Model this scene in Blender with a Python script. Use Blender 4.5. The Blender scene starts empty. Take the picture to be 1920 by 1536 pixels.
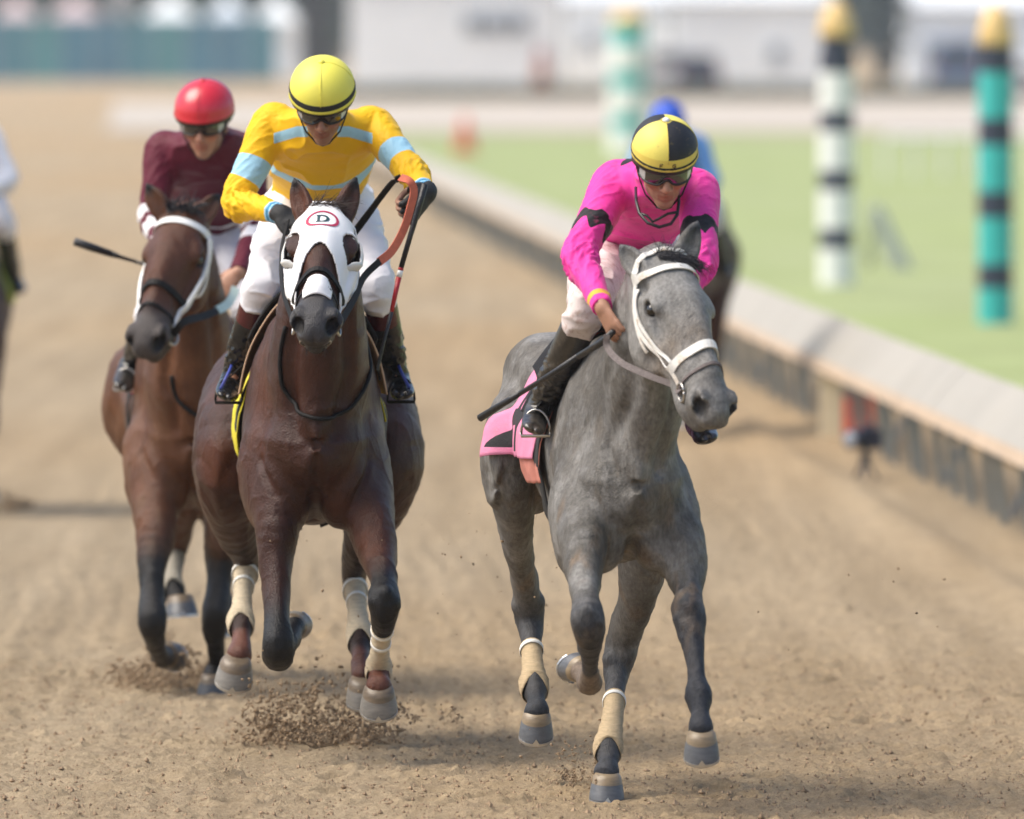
import bpy, math, random
import numpy as np
from mathutils import Vector, Matrix
V = np.array
f4 = np.float32
rng = np.random.default_rng(7)
random.seed(7)
scene = bpy.context.scene
COL = scene.collection

# ------------------------------------------------------------------ camera
FPX = 21333.0            # focal length in pixels of a 1920 px wide picture (400 mm lens)
HC = 2.51                # camera height
PITCH = math.atan((768 - 78) / FPX)
cam_d = bpy.data.cameras.new('camera')
cam_d.sensor_width = 36.0
cam_d.lens = 36.0 * FPX / 1920.0
cam_d.clip_start = 1.0
cam_d.clip_end = 6000.0
cam_d.dof.use_dof = True
cam_d.dof.focus_distance = 38.3
cam_d.dof.aperture_fstop = 3.3
cam_d.dof.aperture_blades = 9
cam = bpy.data.objects.new('camera', cam_d)
COL.objects.link(cam)
cam.location = (0, 0, HC)
cam.rotation_euler = (math.pi / 2 - PITCH, 0, 0)
scene.camera = cam

# ------------------------------------------------------------------ light
SUN_EL, SUN_AZ = math.radians(56), math.radians(-98)   # azimuth clockwise from +Y: from the left
world = bpy.data.worlds.new('World')
scene.world = world
world.use_nodes = True
wn = world.node_tree.nodes
wl = world.node_tree.links
bg = wn['Background']
sky = wn.new('ShaderNodeTexSky')
sky.sky_type = 'NISHITA'
sky.sun_disc = False
sky.sun_elevation = SUN_EL
sky.sun_rotation = SUN_AZ
sky.air_density = 1.0
sky.dust_density = 3.0
sky.ozone_density = 1.0
wl.new(sky.outputs[0], bg.inputs[0])
bg.inputs[1].default_value = 0.125
sun_d = bpy.data.lights.new('sun', 'SUN')
sun_d.energy = 2.5
sun_d.angle = math.radians(48)
sun_d.color = (1.0, 0.93, 0.80)
sun = bpy.data.objects.new('sun', sun_d)
COL.objects.link(sun)
sd = Vector((math.sin(SUN_AZ) * math.cos(SUN_EL), math.cos(SUN_AZ) * math.cos(SUN_EL), math.sin(SUN_EL)))
sun.rotation_euler = sd.to_track_quat('Z', 'Y').to_euler()
sun.location = (-20, 20, 30)
scene.view_settings.view_transform = 'Standard'
scene.view_settings.look = 'None'
scene.view_settings.exposure = 0.72
scene.view_settings.gamma = 1.0
scene.render.engine = 'CYCLES'
scene.cycles.use_denoising = True
scene.cycles.max_bounces = 6

# ------------------------------------------------------------------ pixel -> place
_cp, _sp = math.cos(PITCH), math.sin(PITCH)
def P(px, py, Y):
    """world point seen at photo pixel (px,py) at distance Y"""
    u = (px - 960) / FPX; v = (768 - py) / FPX
    yc = _cp + v * _sp; zc = -_sp + v * _cp
    t = Y / yc
    return V([u * t, Y, HC + zc * t])
def G(px, py, z=0.0):
    """world point seen at a pixel lying at height z"""
    u = (px - 960) / FPX; v = (768 - py) / FPX
    yc = _cp + v * _sp; zc = -_sp + v * _cp
    t = (z - HC) / zc
    return V([u * t, yc * t, z])

def nrm(v):
    v = np.asarray(v, float); return v / (np.linalg.norm(v, axis=-1, keepdims=True) + 1e-12)
def sm(e0, e1, x):
    t = np.clip((x - e0) / (e1 - e0), 0, 1); return t * t * (3 - 2 * t)
def lerp(a, b, t):
    return a + (b - a) * t

# ------------------------------------------------------------------ noise
def _hash(ix, iy, iz):
    h = (ix * 374761393 + iy * 668265263 + iz * 1274126177) & 0x7fffffff
    h = ((h ^ (h >> 13)) * 1103515245 + 12345) & 0x7fffffff
    h = h ^ (h >> 16)
    return (h & 0xffff).astype(f4) / 65535.0
def vnoise(p):
    """value noise in -1..1, p (n,3)"""
    p = np.asarray(p, float)
    i = np.floor(p).astype(np.int64); f = p - i
    f = f * f * (3 - 2 * f)
    r = 0
    for dx in (0, 1):
        wx = f[:, 0] if dx else 1 - f[:, 0]
        for dy in (0, 1):
            wy = f[:, 1] if dy else 1 - f[:, 1]
            for dz in (0, 1):
                wz = f[:, 2] if dz else 1 - f[:, 2]
                r = r + wx * wy * wz * _hash(i[:, 0] + dx, i[:, 1] + dy, i[:, 2] + dz)
    return r * 2 - 1
def fbm(p, o=3):
    r = 0; a = 1.0; s = 0
    for k in range(o):
        r = r + a * vnoise(p * (2.03 ** k) + 17.3 * k); s += a; a *= .5
    return r / s

# ------------------------------------------------------------------ implicit surfaces
def resample(nodes, m=4):
    """Catmull-Rom through nodes (rows of p xyz, a, b, side xyz)"""
    N = np.asarray(nodes, float); n = len(N)
    if m <= 1: return N
    if n == 2:
        t = np.linspace(0, 1, m + 1)[:, None]; return N[0] * (1 - t) + N[1] * t
    E = np.vstack([2 * N[0] - N[1], N, 2 * N[-1] - N[-2]])
    E[0, 3:] = N[0, 3:]; E[-1, 3:] = N[-1, 3:]
    out = []
    for i in range(n - 1):
        p0, p1, p2, p3 = E[i], E[i + 1], E[i + 2], E[i + 3]
        for k in range(m):
            t = k / m
            out.append(.5 * (2 * p1 + (p2 - p0) * t + (2 * p0 - 5 * p1 + 4 * p2 - p3) * t * t + (3 * p1 - p0 - 3 * p2 + p3) * t ** 3))
    out.append(N[-1])
    out = np.array(out)
    out[:, 3:5] = np.maximum(out[:, 3:5], 0.0015)
    return out
def nodes_(lst, side=(1, 0, 0)):
    """rows of (p, a[, b[, side]]) -> array"""
    o = []
    for r in lst:
        p = r[0]; a = r[1]; b = r[2] if len(r) > 2 and r[2] is not None else a
        s = r[3] if len(r) > 3 else side
        o.append([*p, a, b, *s])
    return np.array(o, float)

class Field:
    def __init__(s, lo, hi, h):
        s.lo = V(lo, float); s.h = h
        s.n = (np.ceil((V(hi, float) - s.lo) / h)).astype(int) + 2
        s.F = np.full(s.n, .4, f4)
    def box(s, lo, hi):
        i0 = np.clip(np.floor((lo - s.lo) / s.h).astype(int), 0, s.n - 1)
        i1 = np.clip(np.ceil((hi - s.lo) / s.h).astype(int) + 1, 1, s.n)
        if np.any(i1 <= i0): return None
        ax = [(s.lo[k] + s.h * np.arange(i0[k], i1[k])).astype(f4) for k in range(3)]
        return i0, i1, ax
    def blend(s, i0, i1, d, k, op):
        sl = tuple(slice(a, b) for a, b in zip(i0, i1))
        F = s.F[sl]
        if op == 'u':
            h = np.maximum(k - np.abs(F - d), 0) / k if k > 0 else 0
            s.F[sl] = np.minimum(F, d) - h * h * (k * .25)
        else:
            d = -d
            h = np.maximum(k - np.abs(F - d), 0) / k if k > 0 else 0
            s.F[sl] = np.maximum(F, d) + h * h * (k * .25)
    def chain(s, nodes, k=.02, op='u', m=4, egg=0.):
        R = resample(nodes, m)
        rm = np.maximum(R[:, 3], R[:, 4])
        pad = rm + k + 3 * s.h
        lo = (R[:, :3] - pad[:, None]).min(0); hi = (R[:, :3] + pad[:, None]).max(0)
        bx = s.box(lo, hi)
        if bx is None: return
        i0, i1, ax = bx
        D = np.full(i1 - i0, .4, f4)
        for q0, q1 in zip(R[:-1], R[1:]):
            d = q1[:3] - q0[:3]; L = np.linalg.norm(d)
            if L < 1e-6: continue
            ud = d / L
            r = max(q0[3], q0[4], q1[3], q1[4]) + k + 3 * s.h
            slo = np.minimum(q0[:3], q1[:3]) - r; shi = np.maximum(q0[:3], q1[:3]) + r
            b2 = s.box(slo, shi)
            if b2 is None: continue
            j0, j1, a2 = b2
            j0 = np.maximum(j0, i0); j1 = np.minimum(j1, i1)
            if np.any(j1 <= j0): continue
            X = (s.lo[0] + s.h * np.arange(j0[0], j1[0]) - q0[0]).astype(f4)[:, None, None]
            Y = (s.lo[1] + s.h * np.arange(j0[1], j1[1]) - q0[1]).astype(f4)[None, :, None]
            Z = (s.lo[2] + s.h * np.arange(j0[2], j1[2]) - q0[2]).astype(f4)[None, None, :]
            sd_ = .5 * (q0[5:8] + q1[5:8]); sd_ = sd_ - ud * sd_.dot(ud); sd_ = nrm(sd_)
            up = np.cross(ud, sd_)
            dd = lambda v: X * f4(v[0]) + Y * f4(v[1]) + Z * f4(v[2])
            w = dd(ud); t = np.clip(w / f4(L), 0, 1)
            w = w - t * f4(L)
            u = dd(sd_); v = dd(up)
            a = f4(q0[3]) + t * f4(q1[3] - q0[3]); b = f4(q0[4]) + t * f4(q1[4] - q0[4])
            if egg: a = a * (1 - f4(egg) * np.clip(-v / b, 0, 1))
            ua = u / a; vb = v / b
            q2 = ua * ua + vb * vb
            rr = np.where(q2 > .01, np.sqrt((u * u + v * v) / np.maximum(q2, f4(.01))), np.minimum(a, b)); wr = w / rr
            k0 = np.sqrt(ua * ua + vb * vb + wr * wr)
            k1 = np.sqrt((ua / a) ** 2 + (vb / b) ** 2 + (wr / rr) ** 2) + f4(1e-5)
            dist = np.where(k0 < .15, -.7 * np.minimum(a, b), k0 * (k0 - 1) / k1)
            sl = tuple(slice(p - o, q - o) for p, q, o in zip(j0, j1, i0))
            D[sl] = np.minimum(D[sl], dist)
        s.blend(i0, i1, D, k, op)
    def ell(s, c, r, axes=None, k=.02, op='u'):
        c = V(c, float); r = V(r, float) if np.ndim(r) else V([r, r, r], float)
        rm = r.max() + k + 3 * s.h
        bx = s.box(c - rm, c + rm)
        if bx is None: return
        i0, i1, ax = bx
        X = (ax[0] - f4(c[0]))[:, None, None]; Y = (ax[1] - f4(c[1]))[None, :, None]; Z = (ax[2] - f4(c[2]))[None, None, :]
        A = np.eye(3) if axes is None else axes
        k0 = 0; k1 = 0
        for j in range(3):
            q = (X * f4(A[j][0]) + Y * f4(A[j][1]) + Z * f4(A[j][2])) / f4(r[j])
            k0 = k0 + q * q; k1 = k1 + (q / f4(r[j])) ** 2
        k0 = np.sqrt(k0); k1 = np.sqrt(k1) + f4(1e-5)
        d = np.where(k0 < .15, f4(-.7 * r.min()), k0 * (k0 - 1) / k1)
        s.blend(i0, i1, d.astype(f4), k, op)
    def cut(s, p, n, rad, k=.004):
        """remove the half space on the +n side of p inside a ball of radius rad"""
        p = V(p, float); n = nrm(n)
        bx = s.box(p - rad, p + rad)
        if bx is None: return
        i0, i1, ax = bx
        X = (ax[0] - f4(p[0]))[:, None, None]; Y = (ax[1] - f4(p[1]))[None, :, None]; Z = (ax[2] - f4(p[2]))[None, None, :]
        d = X * f4(n[0]) + Y * f4(n[1]) + Z * f4(n[2])
        r = np.sqrt(X * X + Y * Y + Z * Z)
        d = np.where(r < rad, d, -1.)
        sl = tuple(slice(a, b) for a, b in zip(i0, i1))
        s.F[sl] = np.maximum(s.F[sl], d.astype(f4))
    def sample(s, p):
        g = (np.asarray(p) - s.lo) / s.h
        g = np.clip(g, 0, s.n - 2.001); i = g.astype(int); f = g - i
        r = 0
        for dx in (0, 1):
            for dy in (0, 1):
                for dz in (0, 1):
                    w = (f[:, 0] if dx else 1 - f[:, 0]) * (f[:, 1] if dy else 1 - f[:, 1]) * (f[:, 2] if dz else 1 - f[:, 2])
                    r = r + w * s.F[i[:, 0] + dx, i[:, 1] + dy, i[:, 2] + dz]
        return r
    def grad(s, p):
        e = s.h; g = []
        for k in range(3):
            d = np.zeros(3); d[k] = e
            g.append(s.sample(p + d) - s.sample(p - d))
        return nrm(np.stack(g, 1))
    def ray(s, o, d, far=.6):
        """march rays (n,3) to the surface: points and normals; misses keep the ray's middle"""
        o = np.atleast_2d(o).astype(float); d = nrm(np.atleast_2d(d))
        o = np.broadcast_to(o, d.shape) if len(o) == 1 else o
        st = s.h * .7; n = int(far / st)
        hit = np.full(len(o), np.nan); prev = s.sample(o)
        for k in range(1, n):
            v = s.sample(o + d * (k * st))
            c = np.isnan(hit) & (prev > 0) & (v <= 0)
            hit[c] = (k - 1 + prev[c] / (prev[c] - v[c])) * st
            prev = v
        bad = np.isnan(hit)
        hit[bad] = far * .5
        p = o + d * hit[:, None]
        return p, s.grad(p), ~bad
    def snap(s, p, off=0.0, it=8):
        """move points to the surface + off"""
        p = np.array(p, float)
        for _ in range(it):
            g = s.grad(p); v = s.sample(p)
            p = p - g * np.clip(v - off, -.03, .03)[:, None] * .8
        return p
    def mesh(s, smooth=2):
        F = s.F; n = s.n
        S = F < 0
        c = np.zeros(n - 1, np.uint8)
        for dx in (0, 1):
            for dy in (0, 1):
                for dz in (0, 1):
                    c += S[dx:n[0] - 1 + dx, dy:n[1] - 1 + dy, dz:n[2] - 1 + dz]
        act = np.flatnonzero((c > 0) & (c < 8))
        m = n - 1
        ii = np.stack(np.unravel_index(act, m), 1)
        acc = np.zeros((len(act), 3)); cnt = np.zeros(len(act))
        corners = [(x, y, z) for x in (0, 1) for y in (0, 1) for z in (0, 1)]
        val = {q: F[ii[:, 0] + q[0], ii[:, 1] + q[1], ii[:, 2] + q[2]] for q in corners}
        for q in corners:
            for k in range(3):
                if q[k] == 0:
                    r = list(q); r[k] = 1; r = tuple(r)
                    a, b = val[q], val[r]
                    x = (a < 0) != (b < 0)
                    t = np.where(x, a / np.where(x, a - b, 1), 0)
                    pt = np.tile(V(q, float), (len(act), 1)); pt[:, k] += t
                    acc += pt * x[:, None]; cnt += x
        v = s.lo + s.h * (ii + acc / cnt[:, None])
        faces = []
        for k in range(3):
            o = [0, 0, 0]; o[k] = 1
            A = S[:n[0] - o[0], :n[1] - o[1], :n[2] - o[2]]
            B = S[o[0]:, o[1]:, o[2]:]
            e = np.argwhere(A != B)
            k1, k2 = (k + 1) % 3, (k + 2) % 3
            ok = (e[:, k1] > 0) & (e[:, k2] > 0) & (e[:, k1] < m[k1]) & (e[:, k2] < m[k2]) & (e[:, k] < m[k])
            e = e[ok]
            ins = A[e[:, 0], e[:, 1], e[:, 2]]
            ids = []
            for (a, b) in ((1, 1), (0, 1), (0, 0), (1, 0)):
                q = e.copy(); q[:, k1] -= a; q[:, k2] -= b
                ids.append(np.searchsorted(act, np.ravel_multi_index(q.T, m)))
            f = np.stack(ids, 1)
            f[~ins] = f[~ins][:, ::-1]
            faces.append(f)
        f = np.vstack(faces)
        v = relax(v, f, smooth)
        return v, f

def relax(v, f, it):
    if it <= 0: return v
    e = np.vstack([f[:, [i, (i + 1) % f.shape[1]]] for i in range(f.shape[1])])
    N = len(v)
    deg = np.bincount(e[:, 0], minlength=N) + np.bincount(e[:, 1], minlength=N)
    deg = np.maximum(deg, 1)
    for k in range(it):
        for lam in (.55, -.53):
            av = np.stack([np.bincount(e[:, 0], v[e[:, 1], j], N) + np.bincount(e[:, 1], v[e[:, 0], j], N) for j in range(3)], 1) / deg[:, None]
            v = v + lam * (av - v)
    return v
def vnormals(v, f):
    a = v[f[:, 2]] - v[f[:, 0]]; b = v[f[:, 3]] - v[f[:, 1]]
    fn = np.cross(a, b); N = len(v)
    n = np.stack([sum(np.bincount(f[:, c], fn[:, j], N) for c in range(4)) for j in range(3)], 1)
    return nrm(n)
def chain_param(v, nodes, m=4):
    """for points v: distance to the chain axis, arc length along it, normalised radius"""
    R = resample(nodes, m)
    best = np.full(len(v), 9.); s_ = np.zeros(len(v)); ang = np.zeros(len(v)); acc = 0.
    for q0, q1 in zip(R[:-1], R[1:]):
        d = q1[:3] - q0[:3]; L = np.linalg.norm(d)
        if L < 1e-9: continue
        ud = d / L
        q = v - q0[:3]
        t = np.clip(q @ ud / L, 0, 1)
        c = q - t[:, None] * d
        r = np.linalg.norm(c, axis=1) - (q0[3] + t * (q1[3] - q0[3]))
        sd_ = q0[5:8] - ud * q0[5:8].dot(ud); sd_ = nrm(sd_); up = np.cross(ud, sd_)
        b = r < best
        best = np.where(b, r, best); s_ = np.where(b, acc + t * L, s_)
        ang = np.where(b, np.arctan2(c @ up, c @ sd_), ang)
        acc += L
    return best, s_, ang, acc

# ------------------------------------------------------------------ objects
def link(o, parent=None):
    COL.objects.link(o)
    if parent is not None: o.parent = parent
    return o
def thing(name, loc, label, cat, group=None, rz=0):
    o = bpy.data.objects.new(name, None)
    o.empty_display_size = .2
    o.location = loc; o.rotation_euler = (0, 0, rz)
    o['label'] = label; o['category'] = cat
    if group: o['group'] = group
    return link(o)
def tag(o, label, cat, group=None):
    o['label'] = label; o['category'] = cat
    if group: o['group'] = group
    return o
def mk(name, v, f, mat, parent=None, base=None, smooth=True, attrs=None, cols=None, mats=None, fmat=None):
    """one mesh object. v in world coordinates; base: the origin it is stored about (a parent's location)"""
    v = np.asarray(v, float)
    if base is None and parent is not None:
        q = parent; base = np.zeros(3)
        while q is not None: base = base + V(q.location); q = q.parent
    bl = V([0, 0, 0.]) if base is None else V(base)
    me = bpy.data.meshes.new(name)
    v = v - bl
    if isinstance(f, np.ndarray):
        nf, c = f.shape
        me.vertices.add(len(v)); me.vertices.foreach_set('co', v.astype(f4).ravel())
        me.loops.add(nf * c); me.loops.foreach_set('vertex_index', f.astype(np.int32).ravel())
        me.polygons.add(nf)
        me.polygons.foreach_set('loop_start', np.arange(0, nf * c, c, dtype=np.int32))
        me.polygons.foreach_set('loop_total', np.full(nf, c, np.int32))
        me.update(calc_edges=True)
        me.validate()
    else:
        me.from_pydata(v.tolist(), [], f); me.update()
    for m_ in (mats or [mat]): me.materials.append(m_)
    if fmat is not None: me.polygons.foreach_set('material_index', np.asarray(fmat, np.int32))
    me.polygons.foreach_set('use_smooth', np.full(len(me.polygons), bool(smooth)))
    for k, a in (attrs or {}).items():
        at = me.attributes.new(k, 'FLOAT', 'POINT'); at.data.foreach_set('value', np.asarray(a, f4))
    if cols is not None:
        at = me.attributes.new('Col', 'FLOAT_COLOR', 'POINT')
        at.data.foreach_set('color', np.hstack([cols, np.ones((len(cols), 1))]).astype(f4).ravel())
    o = bpy.data.objects.new(name, me)
    if parent is None and base is not None: o.location = base
    return link(o, parent)

class MB:
    """collects simple shapes for one mesh"""
    def __init__(s): s.v = []; s.f = []; s.m = []
    def add(s, v, f, mi=0):
        n = len(s.v); s.v += [tuple(map(float, q)) for q in v]; s.f += [tuple(int(i) + n for i in q) for q in f]; s.m += [mi] * len(f)
    def box(s, c, half, axes=None, mi=0, taper=1.0):
        A = np.eye(3) if axes is None else V(axes)
        c = V(c, float); vs = []
        for z in (-1, 1):
            t = taper if z > 0 else 1
            for x, y in ((-1, -1), (1, -1), (1, 1), (-1, 1)):
                vs.append(c + A[0] * half[0] * x * t + A[1] * half[1] * y * t + A[2] * half[2] * z)
        s.add(vs, [(3, 2, 1, 0), (4, 5, 6, 7), (0, 1, 5, 4), (1, 2, 6, 5), (2, 3, 7, 6), (3, 0, 4, 7)], mi)
    def tube(s, pts, r, n=8, mi=0, flat=1.0, side=(0, 0, 1)):
        pts = [V(p, float) for p in pts]; m = len(pts)
        r = [r] * m if np.ndim(r) == 0 else list(r)
        vs = []
        for i, p in enumerate(pts):
            d = nrm(pts[min(i + 1, m - 1)] - pts[max(i - 1, 0)])
            a = V(side, float); a = a - d * a.dot(d)
            if np.linalg.norm(a) < 1e-3: a = np.cross(d, V([1, .3, 0]))
            a = nrm(a); b = np.cross(d, a)
            for k in range(n):
                t = 2 * math.pi * k / n
                vs.append(p + r[i] * (a * math.cos(t) + b * flat * math.sin(t)))
        fs = [(i * n + k, i * n + (k + 1) % n, (i + 1) * n + (k + 1) % n, (i + 1) * n + k) for i in range(m - 1) for k in range(n)]
        fs += [tuple(range(n))[::-1], tuple((m - 1) * n + k for k in range(n))]
        s.add(vs, fs, mi)
    def lathe(s, c, prof, n=16, axis=(0, 0, 1), mi=0, sx=1.0):
        """prof: (r, h) up the axis"""
        ax = nrm(axis); a = np.cross(ax, V([0, 1, 0.1])); a = nrm(a); b = np.cross(ax, a)
        vs = []
        for r, h in prof:
            for k in range(n):
                t = 2 * math.pi * k / n
                vs.append(V(c, float) + ax * h + r * (a * math.cos(t) * sx + b * math.sin(t)))
        m = len(prof)
        fs = [(i * n + k, i * n + (k + 1) % n, (i + 1) * n + (k + 1) % n, (i + 1) * n + k) for i in range(m - 1) for k in range(n)]
        fs += [tuple(range(n))[::-1], tuple((m - 1) * n + k for k in range(n))]
        s.add(vs, fs, mi)
    def build(s, name, mat, parent=None, base=None, smooth=False, mats=None):
        return mk(name, V(s.v), s.f, mat, parent, base, smooth, mats=mats, fmat=s.m)

# ------------------------------------------------------------------ materials
_mats = {}
def M(name, col, rough=.6, var=.12, scale=12., bump=0., bscale=150., layers=(), attr=False, metal=0., spec=.5, coat=0., var2=None, sheen=0., stretch=None, alpha=None, warp=0.):
    """principled material. var: noise variation of colour; layers: (point attribute, colour) laid on where the attribute is > 0; attr: base colour from 'Col'"""
    if name in _mats: return _mats[name]
    m = bpy.data.materials.new(name); m.use_nodes = True
    nt = m.node_tree; N = nt.nodes; Lk = nt.links
    b = N['Principled BSDF']
    b.inputs['Roughness'].default_value = rough
    b.inputs['Metallic'].default_value = metal
    b.inputs['Specular IOR Level'].default_value = spec
    b.inputs['Coat Weight'].default_value = coat
    b.inputs['Coat Roughness'].default_value = .15
    if sheen:
        b.inputs['Sheen Weight'].default_value = sheen; b.inputs['Sheen Roughness'].default_value = .4
    tc = N.new('ShaderNodeTexCoord')
    src = tc.outputs['Object']
    if stretch:
        mp = N.new('ShaderNodeMapping'); mp.inputs['Scale'].default_value = stretch
        Lk.new(src, mp.inputs[0]); src = mp.outputs[0]
    if attr:
        a = N.new('ShaderNodeAttribute'); a.attribute_name = 'Col'; cur = a.outputs['Color']
    else:
        r = N.new('ShaderNodeRGB'); r.outputs[0].default_value = (*col, 1); cur = r.outputs[0]
    for an, lc in layers:
        a = N.new('ShaderNodeAttribute'); a.attribute_name = an
        mu = N.new('ShaderNodeMath'); mu.operation = 'MULTIPLY_ADD'; mu.use_clamp = True
        mu.inputs[1].default_value = 900.; mu.inputs[2].default_value = .5
        Lk.new(a.outputs['Fac'], mu.inputs[0])
        mx = N.new('ShaderNodeMix'); mx.data_type = 'RGBA'
        mx.inputs['B'].default_value = (*lc, 1)
        Lk.new(mu.outputs[0], mx.inputs['Factor']); Lk.new(cur, mx.inputs['A'])
        cur = mx.outputs['Result']
    if var > 0:
        n = N.new('ShaderNodeTexNoise'); n.inputs['Scale'].default_value = scale; n.inputs['Detail'].default_value = 6; n.inputs['Roughness'].default_value = .6
        n.inputs['Distortion'].default_value = warp
        Lk.new(src, n.inputs['Vector'])
        mr = N.new('ShaderNodeMapRange'); mr.inputs['From Min'].default_value = .3; mr.inputs['From Max'].default_value = .7
        mr.inputs['To Min'].default_value = 1 - var; mr.inputs['To Max'].default_value = 1 + var
        Lk.new(n.outputs['Fac'], mr.inputs['Value'])
        mx = N.new('ShaderNodeMix'); mx.data_type = 'RGBA'; mx.blend_type = 'MULTIPLY'; mx.inputs['Factor'].default_value = 1
        Lk.new(cur, mx.inputs['A']); Lk.new(mr.outputs[0], mx.inputs['B']); cur = mx.outputs['Result']
    if var2:                     # (colour, scale, threshold, softness): a second patchy colour (mud, dapple, wear)
        n2 = N.new('ShaderNodeTexNoise'); n2.inputs['Scale'].default_value = var2[1]; n2.inputs['Detail'].default_value = 5; n2.inputs['Roughness'].default_value = .7
        Lk.new(src, n2.inputs['Vector'])
        mr = N.new('ShaderNodeMapRange'); mr.inputs['From Min'].default_value = var2[2]; mr.inputs['From Max'].default_value = var2[2] + var2[3]
        mr.inputs['To Max'].default_value = var2[4] if len(var2) > 4 else 1.
        Lk.new(n2.outputs['Fac'], mr.inputs['Value'])
        mx = N.new('ShaderNodeMix'); mx.data_type = 'RGBA'; mx.inputs['B'].default_value = (*var2[0], 1)
        Lk.new(mr.outputs[0], mx.inputs['Factor']); Lk.new(cur, mx.inputs['A']); cur = mx.outputs['Result']
    Lk.new(cur, b.inputs['Base Color'])
    if bump > 0:
        n = N.new('ShaderNodeTexNoise'); n.inputs['Scale'].default_value = bscale; n.inputs['Detail'].default_value = 4
        Lk.new(src, n.inputs['Vector'])
        bp = N.new('ShaderNodeBump'); bp.inputs['Strength'].default_value = bump; bp.inputs['Distance'].default_value = .01
        Lk.new(n.outputs['Fac'], bp.inputs['Height']); Lk.new(bp.outputs[0], b.inputs['Normal'])
    if alpha is not None: b.inputs['Alpha'].default_value = alpha
    _mats[name] = m
    return m

# ================================================================== setting
def struct(o): o['kind'] = 'structure'; return o
def stuff(o, label, cat):
    o['kind'] = 'stuff'; o['label'] = label; o['category'] = cat; return o

def grow(a, b, s0, q):
    o = [a]; s = s0
    while o[-1] < b: o.append(o[-1] + s); s *= q
    return o
xs = np.arange(-2.35, 2.6, .0135)
xr = V(grow(xs[-1], 1500, .03, 1.35)[1:]); xl = -V(grow(-xs[0], 1500, .03, 1.35)[1:])[::-1]
xs = np.r_[xl, xs, xr]
ys = np.arange(35.6, 46.0, .019)
yr = V(grow(ys[-1], 4000, .022, 1.018)[1:]); yl = -V(grow(-ys[0], 60, .05, 1.4)[1:])[::-1]
ys = np.r_[yl, ys, yr]
GX, GY = np.meshgrid(xs, ys, indexing='ij')
gp = np.stack([GX.ravel(), GY.ravel(), np.zeros(GX.size)], 1)
_rh = np.random.default_rng(21)
HOOFS = [(_rh.uniform(-2.4, 2.6), 36.3 + 14 * _rh.uniform() ** 1.2, _rh.uniform(.055, .085), _rh.uniform(.5, 1.2)) for _ in range(230)]
def ground_z(p):
    q = p.copy(); q[:, 2] = 0
    near = sm(200, 60, np.abs(q[:, 1])) * sm(60, 8, np.abs(q[:, 0]))
    big = fbm(q * V([1.1, .55, 1]), 2) * .020
    med = fbm(q * V([7.5, 6., 1]) + 3, 3); med = np.sign(med) * np.abs(med) ** 1.3 * .016
    lump = fbm(q * V([26., 22., 1]) + 9, 3)
    lump = np.maximum(lump - .05, 0) ** 1.0 * .027
    fine = fbm(q * V([75., 60., 1]) + 5, 2) * .0075
    # harrow lines along the track, and hoof prints
    u = q[:, 0] * math.cos(.034) + q[:, 1] * math.sin(.034)
    lines = np.sin(u * 52 + 2.5 * fbm(q * V([1.5, .5, 1]), 2)) * .0038 * sm(-.2, .3, fbm(q * V([.8, .25, 1]) + 2, 2))
    dent = 0
    sel = np.flatnonzero((np.abs(q[:, 0]) < 3.0) & (q[:, 1] > 36) & (q[:, 1] < 52))
    dz_ = np.zeros(len(q)); sx, sy = q[sel, 0], q[sel, 1]
    for hx_, hy_, hr_, ha_ in HOOFS:
        k_ = (np.abs(sx - hx_) < .22) & (np.abs(sy - hy_) < .26)
        if not k_.any(): continue
        r_ = np.hypot(sx[k_] - hx_, (sy[k_] - hy_) * .8) / hr_
        dz_[sel[k_]] += -.030 * ha_ * np.exp(-(r_ / .8) ** 4) + .016 * ha_ * np.exp(-((r_ - 1.25) / .3) ** 2)
    return (big + med + lump + fine + lines) * near + dz_ - .006
nz = ground_z(gp)
gp[:, 2] = nz
nx, ny = GX.shape
ii = np.arange(nx * ny).reshape(nx, ny)
gf = np.stack([ii[:-1, :-1], ii[1:, :-1], ii[1:, 1:], ii[:-1, 1:]], -1).reshape(-1, 4)

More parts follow.
